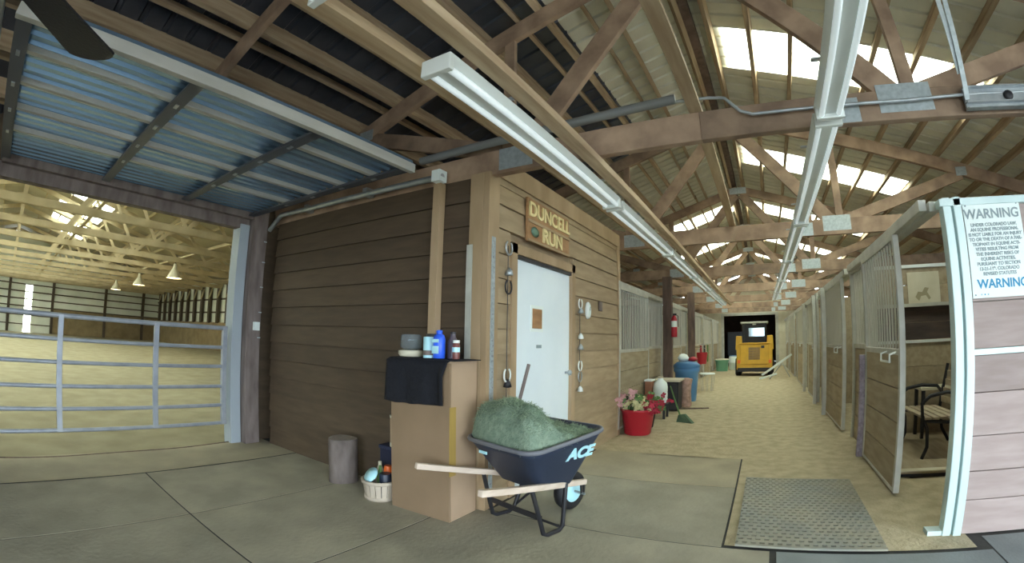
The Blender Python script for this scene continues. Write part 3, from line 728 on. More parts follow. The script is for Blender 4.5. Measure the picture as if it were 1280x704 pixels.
# shiny posts
for yy in (8.45, 9.9, 12.2):
    o = box('channel_post', 'frame', None, XR-.17, XR-.10, yy, yy+.07, 0, 2.16, bevel=.005)
    tag(o, {8.45:'pale steel post nearest the lavender strip on the right stall fronts', 9.9:'pale steel post in the middle of the right stall fronts', 12.2:'pale steel post farthest along the right stall fronts'}[yy], 'post')
o = box('lavender_strap', 'lavender', None, XR-.135, XR-.055, 5.46, 5.52, .0, 1.12, bevel=.01); tag(o, 'mottled purple strip hanging behind the open stall door', 'strap')
# inside of the near stall
sp_ = thing('stall_partition', 'plank partition at the back of the open stall with a pale rail', 'partition', (0, 6.50, 0))
planks(sp_, 'tan_plank', 'X', XR+.1, EAVE_R-.2, [.0,.30,.60,.90,1.20], 0)
planks(sp_, mat('dark_plank', (.09,.062,.05), .8, col2=(.05,.035,.03), scale=4, stretch=(.7,4,4)), 'X', XR+.1, EAVE_R-.2, [1.24,1.46,1.66], .03)
planks(sp_, 'tan_plank', 'X', XR+.1, EAVE_R-.2, [1.70,1.94,2.16], 0)
box('rail', 'white', sp_, XR+.1, EAVE_R-.2, -.03, .03, 1.20, 1.235); box('rail', 'frame', sp_, XR+.1, EAVE_R-.2, -.06, .03, 1.66, 1.70); box('rail', 'white', sp_, XR+.1, EAVE_R-.2, -.03, .03, 2.16, 2.20)
ps = thing('faded_poster', 'cream faded picture of a horse pinned on the stall partition', 'poster', (2.05, 6.48, 1.68))
box('sheet', 'cream', ps, 0, .46, -.006, 0, 0, .42)
pb = mat('print_brown', (.36,.32,.20), .8)
MB().add([(x_, -.008, z_) for x_, z_ in ((.10,.10),(.14,.17),(.20,.16),(.24,.22),(.30,.21),(.27,.16),(.32,.08),(.29,.06),(.25,.12),(.18,.11),(.15,.05))], [tuple(range(11))]).build('printed_figure', pb, ps)
bs = mat('bench_slat', (.55,.47,.33), .7, col2=(.42,.35,.24), scale=5, stretch=(.6,4,4))
bn = thing('park_bench', 'park bench with black iron arms and wooden slats inside the open stall', 'bench', (1.76, 5.05, .06))
for k in range(5): box('seat_slat', bs, bn, .0+k*.092, .072+k*.092, -.03, .85, .40, .425, bevel=.004)
for k in range(4): MB().beam((.50+.025*k, -.03, .50+k*.095), (.50+.025*k, .85, .50+k*.095), .022, .07).build('back_slat', bs, bn, .004)
for yy in (-.0, .82):
    a_ = MB().tube([(.0,yy,.0),(.05,yy,.12),(.04,yy,.30),(-.02,yy,.44),(-.03,yy,.56),(.06,yy,.635),(.24,yy,.665),(.44,yy,.65),(.51,yy,.57)], .020, 8)
    a_.tube([(.62,yy,.0),(.52,yy,.16),(.48,yy,.38),(.50,yy,.55),(.58,yy,.90)], .020, 8)
    a_.tube([(.02,yy,.385),(.27,yy,.365),(.49,yy,.385)], .018, 8).build('arm_frame', 'dark', bn)
st = thing('side_table', 'small pale-topped table behind the bench in the stall', 'table', (2.55, 6.20, .06))
box('top', 'cream', st, -.50, .3, -.18, .18, .58, .615, bevel=.005)
for (a, b) in ((-.46,-.14),(.26,-.14),(-.46,.14),(.26,.14)): box('leg', 'dark', st, a-.02, a+.02, b-.02, b+.02, .0, .58)
pf = thing('low_platform', 'low pale wooden floor step with a dark face inside the open stall', 'platform', (1.40, 4.60, 0))
box('top', 'tan_plank', pf, 0, 3.4, .0, 1.85, .035, .06, bevel=.004); box('face', 'dark', pf, 0.01, 3.4, .01, .05, -.03, .035)
box('nosing', 'cream', pf, 0, 3.4, -.02, .07, .058, .072, bevel=.003)
# outer right wall and stall divisions, back of barn
w1 = struct('wall_outer', (EAVE_R-.15, 0, 0)); box('wall_panel', 'siding_x', w1, 0, .1, 1.6, YEND, 0, 2.85); box('wall_panel', 'siding_x', w1, 0, .1, -5.2, -3.6, 0, 2.85)
box('wall_panel', 'siding_x', w1, 0, .1, -3.6, 1.6, 2.55, 2.85)
for i, yy in enumerate((9.95, 13.3, 16.65, 20.0)):
    o = box('stall_divider', 'tan_plank', None, XR+.1, EAVE_R-.2, yy, yy+.05, 0, 2.1); tag(o, f'{["near","second","third","far"][i]} plank divider between right stalls', 'partition', 'stall dividers')
# daylight opening behind the camera: barn door in the gable and in the right wall
bw = struct('wall_rear', (0, -5.2, 0))
for b_ in ((XG, -.6, 0, 2.85), (3.6, EAVE_R, 0, 2.85), (-.6, 3.6, 2.7, 2.85)): box('wall_panel', 'siding_x', bw, b_[0], b_[1], 0, .1, b_[2], b_[3])
MB().add([(XG,0,2.8),(EAVE_R,0,2.8),(EAVE_R,0,zroof(EAVE_R)+.3),(RX,0,RZ+.3),(XG,0,zroof(XG)+.3)], [(0,1,2,3,4)]).build('gable', 'siding_x', bw)
portal('door_portal', (1.5, -5.15, 1.35), (0, 1, 0), 4.2, 2.7)
portal('side_door_portal', (EAVE_R-.1, -1.0, 1.25), (-1, 0, 0), 5.2, 2.5)
yard = grid_floor('ground', mat('yard_gravel', (.42,.40,.36), .95, col2=(.33,.31,.27), scale=1.2, bump=.4, bscale=12), -30, 60, -45, 40, 12, 12, -.30, 0, 9); yard['kind'] = 'structure'

# ================================================================ LEFT STALLS
lmods = [(6.35, 9.9), (9.9, 13.3), (13.3, 16.7), (16.7, 20.1), (20.1, 23.6)]
for i, (a, b) in enumerate(lmods):
    stall_front(-1, a, b, f'{ordn[i] if i < 4 else "last"} stall front on the left side past the plank-sided room')
    stall_door(-1, a+.05, a+1.93, f'{ordn[i] if i < 4 else "last"} sliding stall door on the left side of the aisle', False)
for (yy, lab) in ((9.35, 'dark brown upright post at the left stalls, nearest the blue bin'), (12.7, 'dark brown upright post at the left stalls, beyond the blue bin')):
    o = box('support_post', 'oldpost', None, XS+.12, XS+.30, yy, yy+.16, -.02, 2.63, bevel=.008); tag(o, lab, 'post')
# floor under left stalls
box('floor.006', 'dirt', None, XG, XS-.1, YE, YEND, -.02, .0)['kind'] = 'structure'
# ================================================================ END WALL
ew = struct('wall_end', (0, YEND, 0))
EO0, EO1, EOZ = -1.80, .80, 2.50
for b_ in ((XG, EO0, 0, 2.9), (EO1, EAVE_R, 0, 2.9), (EO0, EO1, EOZ, 2.9)): box('wall_panel', 'cream', ew, b_[0], b_[1], 0, .12, b_[2], b_[3])
MB().add([(XG,.05,2.85),(EAVE_R,.05,2.85),(EAVE_R,.05,zroof(EAVE_R)+.3),(RX,.05,RZ+.3),(XG,.05,zroof(XG)+.3)], [(0,1,2,3,4)]).build('gable', 'cream', ew)
box('door_frame', 'frame', ew, EO0-.14, EO0, -.06, .12, 0, EOZ+.12, bevel=.005); box('door_frame', 'frame', ew, EO1, EO1+.14, -.06, .12, 0, EOZ+.12, bevel=.005)
box('door_frame', 'frame', ew, EO0, EO1, -.06, .12, EOZ, EOZ+.12, bevel=.005)
er = struct('wall_beyond', (0, YEND+.12, 0))
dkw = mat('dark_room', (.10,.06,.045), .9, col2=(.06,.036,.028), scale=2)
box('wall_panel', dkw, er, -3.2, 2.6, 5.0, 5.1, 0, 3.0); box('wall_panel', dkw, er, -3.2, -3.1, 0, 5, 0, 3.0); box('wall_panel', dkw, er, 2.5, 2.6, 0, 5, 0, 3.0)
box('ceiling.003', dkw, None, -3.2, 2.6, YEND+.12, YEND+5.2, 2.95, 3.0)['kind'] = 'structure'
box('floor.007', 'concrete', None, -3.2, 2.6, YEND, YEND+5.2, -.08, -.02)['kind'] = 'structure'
tk = thing('blue_grey_trailer', 'dim blue-grey trailer front seen through the far doorway', 'trailer', (-1.05, YEND+2.5, 0))
box('body', mat('trailer_grey', (.12,.14,.20), .5), tk, -.75, .75, 0, 2.0, .45, 1.75, bevel=.05)
for xx in (-.62, .62): MB().lathe([(.05,-.1),(.3,-.1),(.33,-.06),(.33,.06),(.3,.1),(.05,.1)], (xx, .6, .33), 18, 'X').build('wheel', 'black', tk)
MB().tube([(0,0,.5),(0,-.8,.45)], .04, 8).build('hitch', 'dark', tk)

# ================================================================ WHEELBARROW
f = Vector((.30,.954,0)).normalized(); ang = math.atan2(-f.x, f.y)
wb = thing('wheelbarrow', 'dark blue-black wheelbarrow with pale wooden handles standing by the tall tan box', 'wheelbarrow', (-1.53, 2.80, .0), ang)
# local: +Y forward, +X right. tub
def rect_ring(x0, x1, y0, y1, z, r=.07, n=5, zf=None):
    pts = []
    for (cx, cy, a0) in ((x1-r, y1-r, 0), (x0+r, y1-r, 90), (x0+r, y0+r, 180), (x1-r, y0+r, 270)):
        for k in range(n+1):
            a = R(a0+90*k/n); px_, py_ = cx+r*math.cos(a), cy+r*math.sin(a)
            t_ = (py_-y0)/(y1-y0); pts.append((px_, py_, z+(zf-z)*t_ if zf is not None else z))
    return pts
def ringed(rings, cap_first=True, cap_last=False):
    n = len(rings[0]); vs = [p for r_ in rings for p in r_]; fs = []
    for i in range(len(rings)-1):
        for k in range(n): a = i*n+k; b = i*n+(k+1) % n; fs.append((a, b, b+n, a+n))
    mb = MB().add(vs, fs, True)
    if cap_first: mb.add(rings[0], [tuple(range(n))[::-1]])
    if cap_last: mb.add(rings[-1], [tuple(range(n))])
    return mb
T0 = (-.20,.20,-.06,.30); T1 = (-.345,.345,-.27,.50)
rings = []
for k in range(7):
    t_ = k/6
    q = [T0[i]+(T1[i]-T0[i])*t_ for i in range(4)]
    rings.append(rect_ring(*q, .33+.30*t_, .06+.05*t_, 5, zf=.30+.40*t_))
rin = [[(x_*.965, (y_-.1)*.965+.1, z_+.012) for x_, y_, z_ in r_] for r_ in reversed(rings)]
tubm = ringed(rings + rin, True, True); tub = tubm.build('tub', 'tub', wb)
rimp = rings[-1]; rimp = rimp + [rimp[0]]
MB().tube(rimp, .016, 8, caps=False).build('rim', mat('rim_grey', (.16,.165,.19), .4), tub)
# ACE lettering on right side, oriented along slanted side
def slant_text(parent, s_, size, y_, z_, m='cyan', sx=1.0):
    # outer right side plane: passes x=.20@z~.32 to .345@z~.66
    sl = math.atan2(.145, .36)
    x_ = .20+.145*((z_-.32)/.36)+.010
    return text('letters', s_, size, m, parent, (x_, y_, z_), (R(90)+0, 0, R(90)), .002, sx=sx, bold=.006), sl
o, sl = slant_text(tub, 'ACE', .125, .25, .555, sx=1.15)
o.rotation_euler = Matrix.Rotation(sl, 3, 'Y').to_4x4().to_3x3() .__matmul__((Matrix.Rotation(R(90), 3, 'Z') @ Matrix.Rotation(R(90), 3, 'X'))).to_euler()
box('label', 'cyan', tub, -.19, -.11, -.249, -.240, .545, .565)
# handles (wood bars)
for s_ in (-1, 1):
    MB().beam((s_*.345, -.66, .475), (s_*.13, .52, .25), .042, .042).build('handle', 'handle_wood', wb, .006)
    MB().beam((s_*.345*1.0, -.70, .483), (s_*.325, -.56, .457), .036, .036).build('grip', 'handle_wood', wb, .012) if False else None
# legs
for s_ in (-1, 1):
    MB().tube([(s_*.245,-.16,.36),(s_*.26,-.06,.03),(s_*.26,-.02,.012),(s_*.255,.10,.012),(s_*.25,.14,.03),(s_*.20,.22,.32)], .016, 8).build('leg', 'dark', wb)
MB().beam((-.26,-.085,.15), (.26,-.085,.15), .015, .035).build('cross_brace', 'dark', wb); MB().tube([(-.258,.10,.04),(.258,.10,.04)], .010, 8).build('cross_brace', 'dark', wb)
MB().tube([(-.25,.15,.05),(0.0,.2,.30)], .010, 8).build('cross_brace', 'dark', wb)
wh = MB().lathe([(.06,-.035),(.12,-.045),(.152,-.032),(.158,0),(.152,.032),(.12,.045),(.06,.035)], (0, .50, .158), 28, 'X').build('wheel', 'black', wb)
MB().lathe([(.02,-.052),(.080,-.050),(.092,-.040),(.092,.040),(.080,.050),(.02,.052)], (0, .50, .158), 20, 'X').build('hub', 'cyan', wh)
MB().tube([(-.15,.50,.158),(.15,.50,.158)], .010, 8).build('axle', 'galv', wb)
for s_ in (-1, 1): MB().beam((s_*.14,.46,.265), (s_*.11,.51,.15), .012, .035).build('wheel_bracket', 'dark', wb)
# hay heap
hv = []; hf = []; NX, NY = 40, 46; hr = random.Random(11)
def hheight(u, v):   # u -1..1 lateral, v -1..1 forward
    e = max(0, 1-abs(u)**5)*max(0, 1-abs(v)**5)
    top = .235/(1+math.exp((v-.02+.35*u)*5.5))+.05*(1-v)*.5*math.exp(-u*u)
    return e**.30*(.02+top)
grid = {}
for j in range(NY+1):
    for i in range(NX+1):
        u = -1+2*i/NX; v = -1+2*j/NY
        cc = 1-.07*u*u*v*v; x_ = u*.322*cc-.035*(1-v)*.5*max(0, -u); y_ = .115+v*.355*cc
        base = .628+.055*(v+1)/2
        h = hheight(u, v); n_ = hr.uniform(-.006,.006)+.010*math.sin(u*9+v*5)+.008*math.sin(v*13-u*7)
        edge = max(abs(u), abs(v))
        z_ = base-.012+h+(n_ if edge < .97 else 0)
        if edge < .97: z_ += 0
        hv.append((x_*(.97), y_, z_))
for j in range(NY):
    for i in range(NX):
        a = j*(NX+1)+i; hf.append((a, a+1, a+NX+2, a+NX+1))
hb = len(hv)
hv2 = [(x_*.80, .115+(y_-.115)*.80, .56) for (x_, y_, z_) in hv]
hm = MB().add(hv, hf, True)
# skirt
per = [i for i in range(NX+1)] + [j*(NX+1)+NX for j in range(1, NY+1)] + [NY*(NX+1)+i for i in range(NX-1, -1, -1)] + [j*(NX+1) for j in range(NY-1, 0, -1)]
sk = [hv[i] for i in per] + [hv2[i] for i in per]; n_ = len(per)
hm.add(sk, [(k, (k+1) % n_, n_+(k+1) % n_, n_+k) for k in range(n_)])
hay = hm.build('hay_heap', 'hay'); hay.location = wb.location; hay.rotation_euler = (0,0,ang)
tag(hay, 'heap of green hay piled in the wheelbarrow', 'hay', kind='stuff')
# strands
sm_ = MB()
for k in range(5200):
    i = hr.randrange(len(hv)); p = Vector(hv[i])
    a = hr.uniform(0, math.pi*2); el = hr.uniform(-.5,.8); L = hr.uniform(.02,.065)
    d = Vector((math.cos(a)*math.cos(el), math.sin(a)*math.cos(el), math.sin(el)))*L
    q = Vector((-math.sin(a), math.cos(a), .3))*.0016
    p = p+Vector((hr.uniform(-.01,.01), hr.uniform(-.01,.01), hr.uniform(-.004,.012)))
    sm_.add([p-q-d/2, p+q-d/2, p+q+d/2, p-q+d/2], [(0,1,2,3)])
o = sm_.build('hay_strands', 'straw', hay); o['kind'] = 'stuff'
# fork handle standing in the hay
o = MB().tube([(-1.92,3.10,.86-.02),(-1.66,3.12,1.16)], .014, 8); o = MB().tube([(-1.74,3.02,.72),(-1.665,3.10,1.15)], .014, 8).build('tool_handle', 'post_gray'); tag(o, 'grey tool handle sticking up out of the hay in front of the door', 'tool handle')

# ================================================================ TALL BOX WITH CLOTH AND BOTTLES
tb = thing('storage_box', 'tall tan wooden box against the shaded wall, draped with a black cloth', 'box', (-2.55, 2.535, 0))
BW, BD, BH = .57, .33, 1.16
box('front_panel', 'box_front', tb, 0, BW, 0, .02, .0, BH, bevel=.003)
box('side_panel', 'box', tb, BW-.02, BW, .02, BD, .0, BH, bevel=.003); box('side_panel', 'box', tb, 0, .02, .02, BD, .0, BH, bevel=.003)
box('top_panel', 'box', tb, 0, BW, 0, BD, BH, BH+.015, bevel=.003)
box('tray', 'cloth', tb, .02, BW+.05, -.012, BD-.02, BH+.015, BH+.022, bevel=.003)
box('edge_strip', mat('ochre_edge', (.36,.24,.06), .7), tb, BW, BW+.006, .0, .07, .35, .85)
# cloth : sheet over top and down the front
cl = MB(); nx, L1, L2 = 26, .30, .33; rows_ = 22; vs = []; cr = random.Random(3)
for j in range(rows_+1):
    s_ = (L1+L2)*j/rows_
    for i in range(nx+1):
        u = i/nx; x_ = -.03+u*(.60)
        if s_ < L1: y_ = L1-s_; z_ = BH+.022
        else:
            dd_ = s_-L1; y_ = -.026-.010*math.sin(u*14)*min(1, dd_*5)-.004*math.sin(u*31+1)*min(1, dd_*5); z_ = BH+.020-dd_*(1+.02*math.sin(u*6))
            if u > .86 : z_ += (u-.86)*dd_*.3
        x_ = -.03+u*.60+(.05*max(0, s_-L1)*(u-.5)*2)-(.05*min(1,max(0, s_-L1)*8) if u > .9 else 0)
        vs.append((x_, y_, z_+.002*math.sin(u*23+s_*11)))
fs = [(j*(nx+1)+i, j*(nx+1)+i+1, (j+1)*(nx+1)+i+1, (j+1)*(nx+1)+i) for j in range(rows_) for i in range(nx)]
o = cl.add(vs, fs, True).build('black_cloth', 'cloth', None, 0, (-2.55, 2.535, 0)); s = o.modifiers.new('t', 'SOLIDIFY'); s.thickness = .006
tag(o, 'black towel draped over the top and front of the tall tan box', 'cloth')
TZ = BH+.028
def at(lx, ly): return (-2.55+lx, 2.535+ly, TZ)
# jars, can, bottles
t = thing('glass_jar', 'smoky glass jar with a cream base at the left end of the box top', 'jar', at(.09, .12))
MB().lathe([(.085,0),(.10,.02),(.10,.045),(.07,.05)], (0,0,0), 20).build('saucer', 'cream', t)
MB().lathe([(.05,.05),(.085,.07),(.085,.15),(.075,.17)], (0,0,0), 20).build('jar_body', 'clear', t)
t = thing('glass_jar', 'second smoky jar beside the pale tin on the box top', 'jar', at(.225, .22))
MB().lathe([(.055,0),(.06,.02),(.06,.13),(.05,.16)], (0,0,0), 20).build('jar_body', 'clear', t)
MB().lathe([(.054,.16),(.054,.18)], (0,0,0), 20).build('lid', 'dark', t)
t = thing('tin_can', 'pale cyan and white tin on the black cloth', 'can', at(.305, .09))
MB().lathe([(.045,0),(.048,.005),(.048,.055)], (0,0,0), 22).build('lower_band', 'post_gray', t)
MB().lathe([(.048,.055),(.048,.15),(.044,.155)], (0,0,0), 22).build('upper_band', 'cyan', t)
MB().lathe([(.0485,0),(.0485,.02)], (0,0,0), 22).build('base_band', 'cyan', t)
t = thing('spray_bottle', 'bright blue bottle with pale label on the black cloth', 'bottle', at(.405, .08))
MB().lathe([(.042,0),(.045,.008),(.045,.145),(.035,.17),(.022,.178)], (0,0,0), 22).build('bottle_body', 'bright_blue', t)
MB().lathe([(.022,.178),(.024,.20),(.018,.205)], (0,0,0), 14).build('cap', 'bright_blue', t)
MB().box(-.03, .03, -.0475, -.043, .035, .09).build('label_patch', 'cyan', t); MB().box(-.03, .03, -.0475, -.043, .115, .14).build('label_patch', 'cyan', t)
t = thing('dark_bottle', 'dark bottle between the blue bottle and the small jar', 'bottle', at(.485, .14))
MB().lathe([(.038,0),(.038,.12),(.02,.16),(.02,.18)], (0,0,0), 18).build('bottle_body', mat('smoke_brown', (.10,.08,.10), .3), t)
MB().lathe([(.022,.18),(.022,.195)], (0,0,0), 14).build('cap', 'dark', t)
t = thing('small_jar', 'small jar with white label at the right end of the box top', 'jar', at(.545, .10))
MB().lathe([(.026,0),(.028,.01),(.028,.10),(.022,.115)], (0,0,0), 16).build('jar_body', mat('jar_redbrown', (.20,.07,.06), .35), t)
MB().lathe([(.0285,.05),(.0285,.085)], (0,0,0), 16).build('label_band', 'cyan', t); MB().lathe([(.026,.115),(.026,.135)], (0,0,0), 16).build('lid', 'white', t)
# log stump
t = thing('log_stump', 'grey-brown log stump standing on end by the shaded wall', 'stump', (-3.33, 2.68, 0))
pr_ = []
mb = MB(); n = 24; rr_ = [.135*(1+.05*math.sin(3*k*2*math.pi/n)+.03*math.sin(7*k)) for k in range(n)]
vs = [(rr_[k]*math.cos(2*math.pi*k/n)*s_, rr_[k]*math.sin(2*math.pi*k/n)*s_, z_) for z_, s_ in ((0,1),(.1,.97),(.25,.98),(.38,1.0),(.40,.97)) for k in range(n)]
fs = [(i*n+k, i*n+(k+1) % n, (i+1)*n+(k+1) % n, (i+1)*n+k) for i in range(4) for k in range(n)]
mb.add(vs, fs, True); mb.build('bark', 'logbark', t)
MB().add(vs[-n:], [tuple(range(n))]).build('cut_face', mat('cut_wood', (.34,.29,.25), .8, col2=(.26,.22,.19), scale=20), t)
# basket and what is in it
bk = thing('bushel_basket', 'low pale slatted bushel basket left of the tall tan box', 'basket', (-2.745, 2.60, 0))
for k in range(18):
    a = 2*math.pi*k/18; b = 2*math.pi*(k+.88)/18
    r0, r1 = .125, .150
    MB().hexa([(r0*math.cos(a),r0*math.sin(a),.0),(r0*math.cos(b),r0*math.sin(b),.0),((r0-.006)*math.cos(b),(r0-.006)*math.sin(b),.0),((r0-.006)*math.cos(a),(r0-.006)*math.sin(a),.0),
               (r1*math.cos(a),r1*math.sin(a),.17),(r1*math.cos(b),r1*math.sin(b),.17),((r1-.006)*math.cos(b),(r1-.006)*math.sin(b),.17),((r1-.006)*math.cos(a),(r1-.006)*math.sin(a),.17)]).build('slat', 'wovenw', bk)
for (z_, r_) in ((.155,.153),(.02,.131)): MB().lathe([(r_-.006,-.013),(r_+.004,-.013),(r_+.007,.013),(r_-.006,.013)], (0,0,z_), 28, cap0=False, cap1=False).build('hoop', 'wovenw', bk)
MB().lathe([(.12,.0),(.12,.008)], (0,0,.002), 20).build('bottom', 'wovenw', bk)
def small(nm, lab, cat, prof, m, loc, rot=(0,0,0)):
    o = MB().lathe(prof, (0,0,0), 16).build(nm, m, None, 0, loc); o.rotation_euler = rot; return tag(o, lab, cat)
small('plastic_lid', 'pale blue-white lid leaning on the front rim of the basket', 'lid', [(.01,0),(.065,0),(.07,.012),(.01,.016)], 'cyan', (-2.775,2.53,.20), (R(48),R(-8),0))
small('dark_tin', 'dark tin standing at the right inside the basket', 'tin', [(.05,0),(.052,.01),(.052,.20),(.048,.21)], 'tub', (-2.685,2.60,.012))
small('orange_jar', 'orange-lidded jar at the back of the basket', 'jar', [(.035,0),(.036,.22),(.03,.25)], 'orange', (-2.735,2.68,.012))
small('white_bottle', 'cream bottle at the left back of the basket', 'bottle', [(.035,0),(.036,.20),(.015,.25),(.015,.28)], 'cream', (-2.80,2.65,.012))
small('green_bottle', 'dark green bottle in the middle of the basket', 'bottle', [(.028,0),(.028,.19),(.012,.23),(.012,.26)], 'green', (-2.755,2.61,.012))
t = thing('cardboard_tube', 'pale carton tube with dark base standing on a dark crate behind the basket', 'tube', (-2.78, 2.82, .40))
MB().lathe([(.05,0),(.05,.25)], (0,0,0), 18).build('carton', 'box', t); MB().lathe([(.052,.25),(.052,.27)], (0,0,0), 18).build('lid', 'cream', t); MB().lathe([(.052,-.0),(.052,.035)], (0,0,0), 18).build('band', 'cream', t)
t = thing('dark_crate', 'dark blue crate squeezed between the basket, the wall and the tall box', 'crate', (-2.92, 2.765, 0))
box('body', mat('navy_crate', (.015,.02,.05), .6), t, 0, .21, .0, .12, .0, .37, bevel=.006); box('lip', mat('navy_lip', (.02,.028,.07), .6), t, -.008, .218, -.008, .128, .37, .40, bevel=.004)

# ================================================================ THINGS ALONG THE LEFT OF THE AISLE
pt = thing('flower_pot', 'large red tub of pink and cream flowers at the end of the plank-sided room', 'pot', (-1.69, 6.44, 0))
MB().lathe([(.17,0),(.19,.02),(.235,.33),(.25,.34),(.25,.37),(.225,.37),(.20,.30)], (0,0,0), 28).build('tub', 'red', pt)
MB().lathe([(.02,.31),(.21,.31)], (0,0,0), 20, cap0=False, cap1=False).build('soil', 'oldpost', pt)
fr = random.Random(21)
def blossom(mb, p, r, n=5):
    nrm = Vector((fr.uniform(-.6,.6), fr.uniform(-1,.1), fr.uniform(.2,1))).normalized(); a = nrm.cross(Vector((0,0,1))).normalized(); b = nrm.cross(a)
    for k in range(n):
        t_ = 2*math.pi*k/n; d = a*math.cos(t_)+b*math.sin(t_); e_ = a*math.cos(t_+1.57)+b*math.sin(t_+1.57)
        mb.add([p, p+d*r*.6+e_*r*.38+nrm*r*.25, p+d*r+nrm*r*.1, p+d*r*.6-e_*r*.38+nrm*r*.25], [(0,1,2,3)])
for (nm, m, cnt, cx, cy, cz, sx_, sz_, r_) in (('foliage','green',160,0,0,.44,.26,.12,.06),('pink_blossoms','pinkflower',80,-.14,-.05,.50,.16,.13,.04),('cream_blossoms','creamflower',110,.02,-.06,.45,.20,.11,.045),('red_leaves','redflower',110,.19,.0,.41,.17,.11,.05)):
    mb = MB()
    for k in range(cnt):
        p = Vector((cx+fr.gauss(0,.5)*sx_, cy+fr.gauss(0,.5)*.2, cz+fr.gauss(0,.42)*sz_)); blossom(mb, p, r_*fr.uniform(.7,1.3))
    o = mb.build(nm, m, pt); o['kind'] = 'stuff'
t = thing('black_planter', 'black tub tucked behind the red flower pot', 'pot', (-1.74, 6.98, 0)); MB().lathe([(.15,0),(.20,.30),(.21,.32)], (0,0,0), 20).build('tub', 'black', t); MB().lathe([(.01,.28),(.18,.28)], (0,0,0), 20, cap0=False, cap1=False).build('soil', 'oldpost', t)
# table with bags (objects near Y~8-9)
t = thing('black_cabinet', 'black cabinet with a pale top beside the left stalls', 'cabinet', (-1.72, 8.85, 0))
box('body', 'black', t, -.25, .22, -.2, .25, .02, .56, bevel=.01); box('top', 'cream', t, -.29, .26, -.24, .29, .56, .60, bevel=.008); box('door', 'dark', t, -.22, .19, -.215, -.20, .05, .52, bevel=.004)
t = thing('low_stand', 'low dark stand carrying the white jug', 'stand', (-1.78, 7.9, 0)); box('top', 'black', t, -.17, .26, -.18, .18, .24, .27, bevel=.005)
for (a, b) in ((-.14,-.14),(.2,-.14),(-.14,.14),(.2,.14)): box('leg', 'dark', t, a-.02, a+.02, b-.02, b+.02, 0, .24)
t = thing('white_jug', 'ribbed white plastic jug on the low stand behind the flowers', 'jug', (-1.68, 7.9, .27))
MB().lathe([(.11,0),(.125,.02),(.125,.08),(.118,.09),(.125,.10),(.125,.17),(.118,.18),(.125,.19),(.125,.27),(.11,.34),(.05,.39),(.045,.42)], (0,0,0), 24).build('jug_body', 'paper', t)
MB().lathe([(.048,.42),(.048,.45)], (0,0,0), 16).build('cap', 'cream', t)
t = thing('brown_carton', 'reddish brown carton with white lid left of the white jug', 'carton', (-1.895, 7.95, .27)); box('body', mat('carton_brown', (.30,.13,.07), .7), t, -.05, .07, -.1, .1, 0, .36, bevel=.004); box('lid', 'paper', t, -.06, .08, -.12, .12, .36, .39, bevel=.004)
t = thing('blue_bin', 'tall blue plastic bin by the dark post on the left', 'bin', (-1.60, 10.3, 0))
MB().lathe([(.21,0),(.22,.02),(.26,.62),(.29,.66),(.29,.72),(.26,.74)], (0,0,0), 28).build('body', 'blue', t); MB().lathe([(.30,.74),(.30,.79),(.22,.86),(.02,.88)], (0,0,0), 28).build('lid', mat('lid_blue', (.05,.17,.36), .4), t); MB().lathe([(.20,0),(.215,.05)], (0,0,-.001), 28).build('base', 'black', t)
t = thing('white_bundle', 'white bundle lying on top of the blue bin', 'bundle', (-1.68, 10.3, .87)); MB().lathe([(.03,0),(.11,.02),(.13,.08),(.08,.15),(.02,.17)], (0,0,0), 14).build('cloth', 'paper', t)
o = MB().lathe([(.03,0),(.10,.02),(.11,.06),(.03,.10)], (0,0,0), 14).build('red_cloth', 'red', None, 0, (-1.47,10.35,.87)); tag(o, 'crumpled red cloth on the lid of the blue bin', 'cloth')
t = thing('patterned_sack', 'pink and tan patterned sack standing against the blue bin', 'sack', (-1.47, 9.35, 0)); MB().lathe([(.10,0),(.13,.04),(.11,.30),(.12,.46),(.14,.56),(.06,.58)], (0,0,0), 16).build('bag', mat('sack_pink', (.50,.32,.26), .8, col2=(.28,.18,.13), scale=14), t); MB().tube([(-.12,0,.50),(0,-.12,.5),(.12,0,.50)], .008, 6).build('tie', 'dark', t)
t = thing('broom', 'green-handled broom lying aslant on the dirt in front of the black cabinet', 'broom', (0,0,0)); MB().tube([(-1.60,8.4,.50),(-1.25,7.55,.06)], .014, 8).build('handle', 'green', t)
MB().hexa([(-1.30,7.62,.0),(-1.02,7.52,.0),(-1.05,7.44,.0),(-1.33,7.54,.0),(-1.28,7.62,.12),(-1.18,7.58,.14),(-1.20,7.53,.14),(-1.30,7.55,.12)]).build('bristles', mat('bristle_green', (.07,.12,.07), .9), t)
o = MB().beam((-1.62,8.95,.012), (-.98,9.20,.012), .05, .02).build('loose_board', 'oldpost'); tag(o, 'thin dark board lying flat on the aisle dirt by the blue bin', 'board')
t = thing('red_bucket', 'red bucket hanging beyond the blue bin on the left', 'bucket', (-1.74, 14.2, .62)); MB().lathe([(.13,0),(.17,.32),(.18,.34),(.16,.34),(.12,.02)], (0,0,0), 20).build('pail', 'red', t)
MB().tube([(-.17,0,.33),(-.1,0,.46),(0,0,.50),(.1,0,.46),(.17,0,.33)], .006, 6).build('bail', 'galv', t); MB().tube([(-.28,0,.50),(0,0,.50)], .008, 6).build('hook', 'dark', t)
t = thing('wire_basket', 'pale wire basket on the dirt right of the blue bin', 'basket', (-1.38, 12.4, 0))
wbm = MB()
for k in range(8):
    a = 2*math.pi*k/8; wbm.tube([(.15*math.cos(a),.15*math.sin(a),.0),(.2*math.cos(a),.2*math.sin(a),.45)], .006, 5)
wbm.build('wires', 'frame', t)
MB().lathe([(.21,.44),(.21,.47),(.02,.48)], (0,0,0), 20).build('lid', 'paper', t)
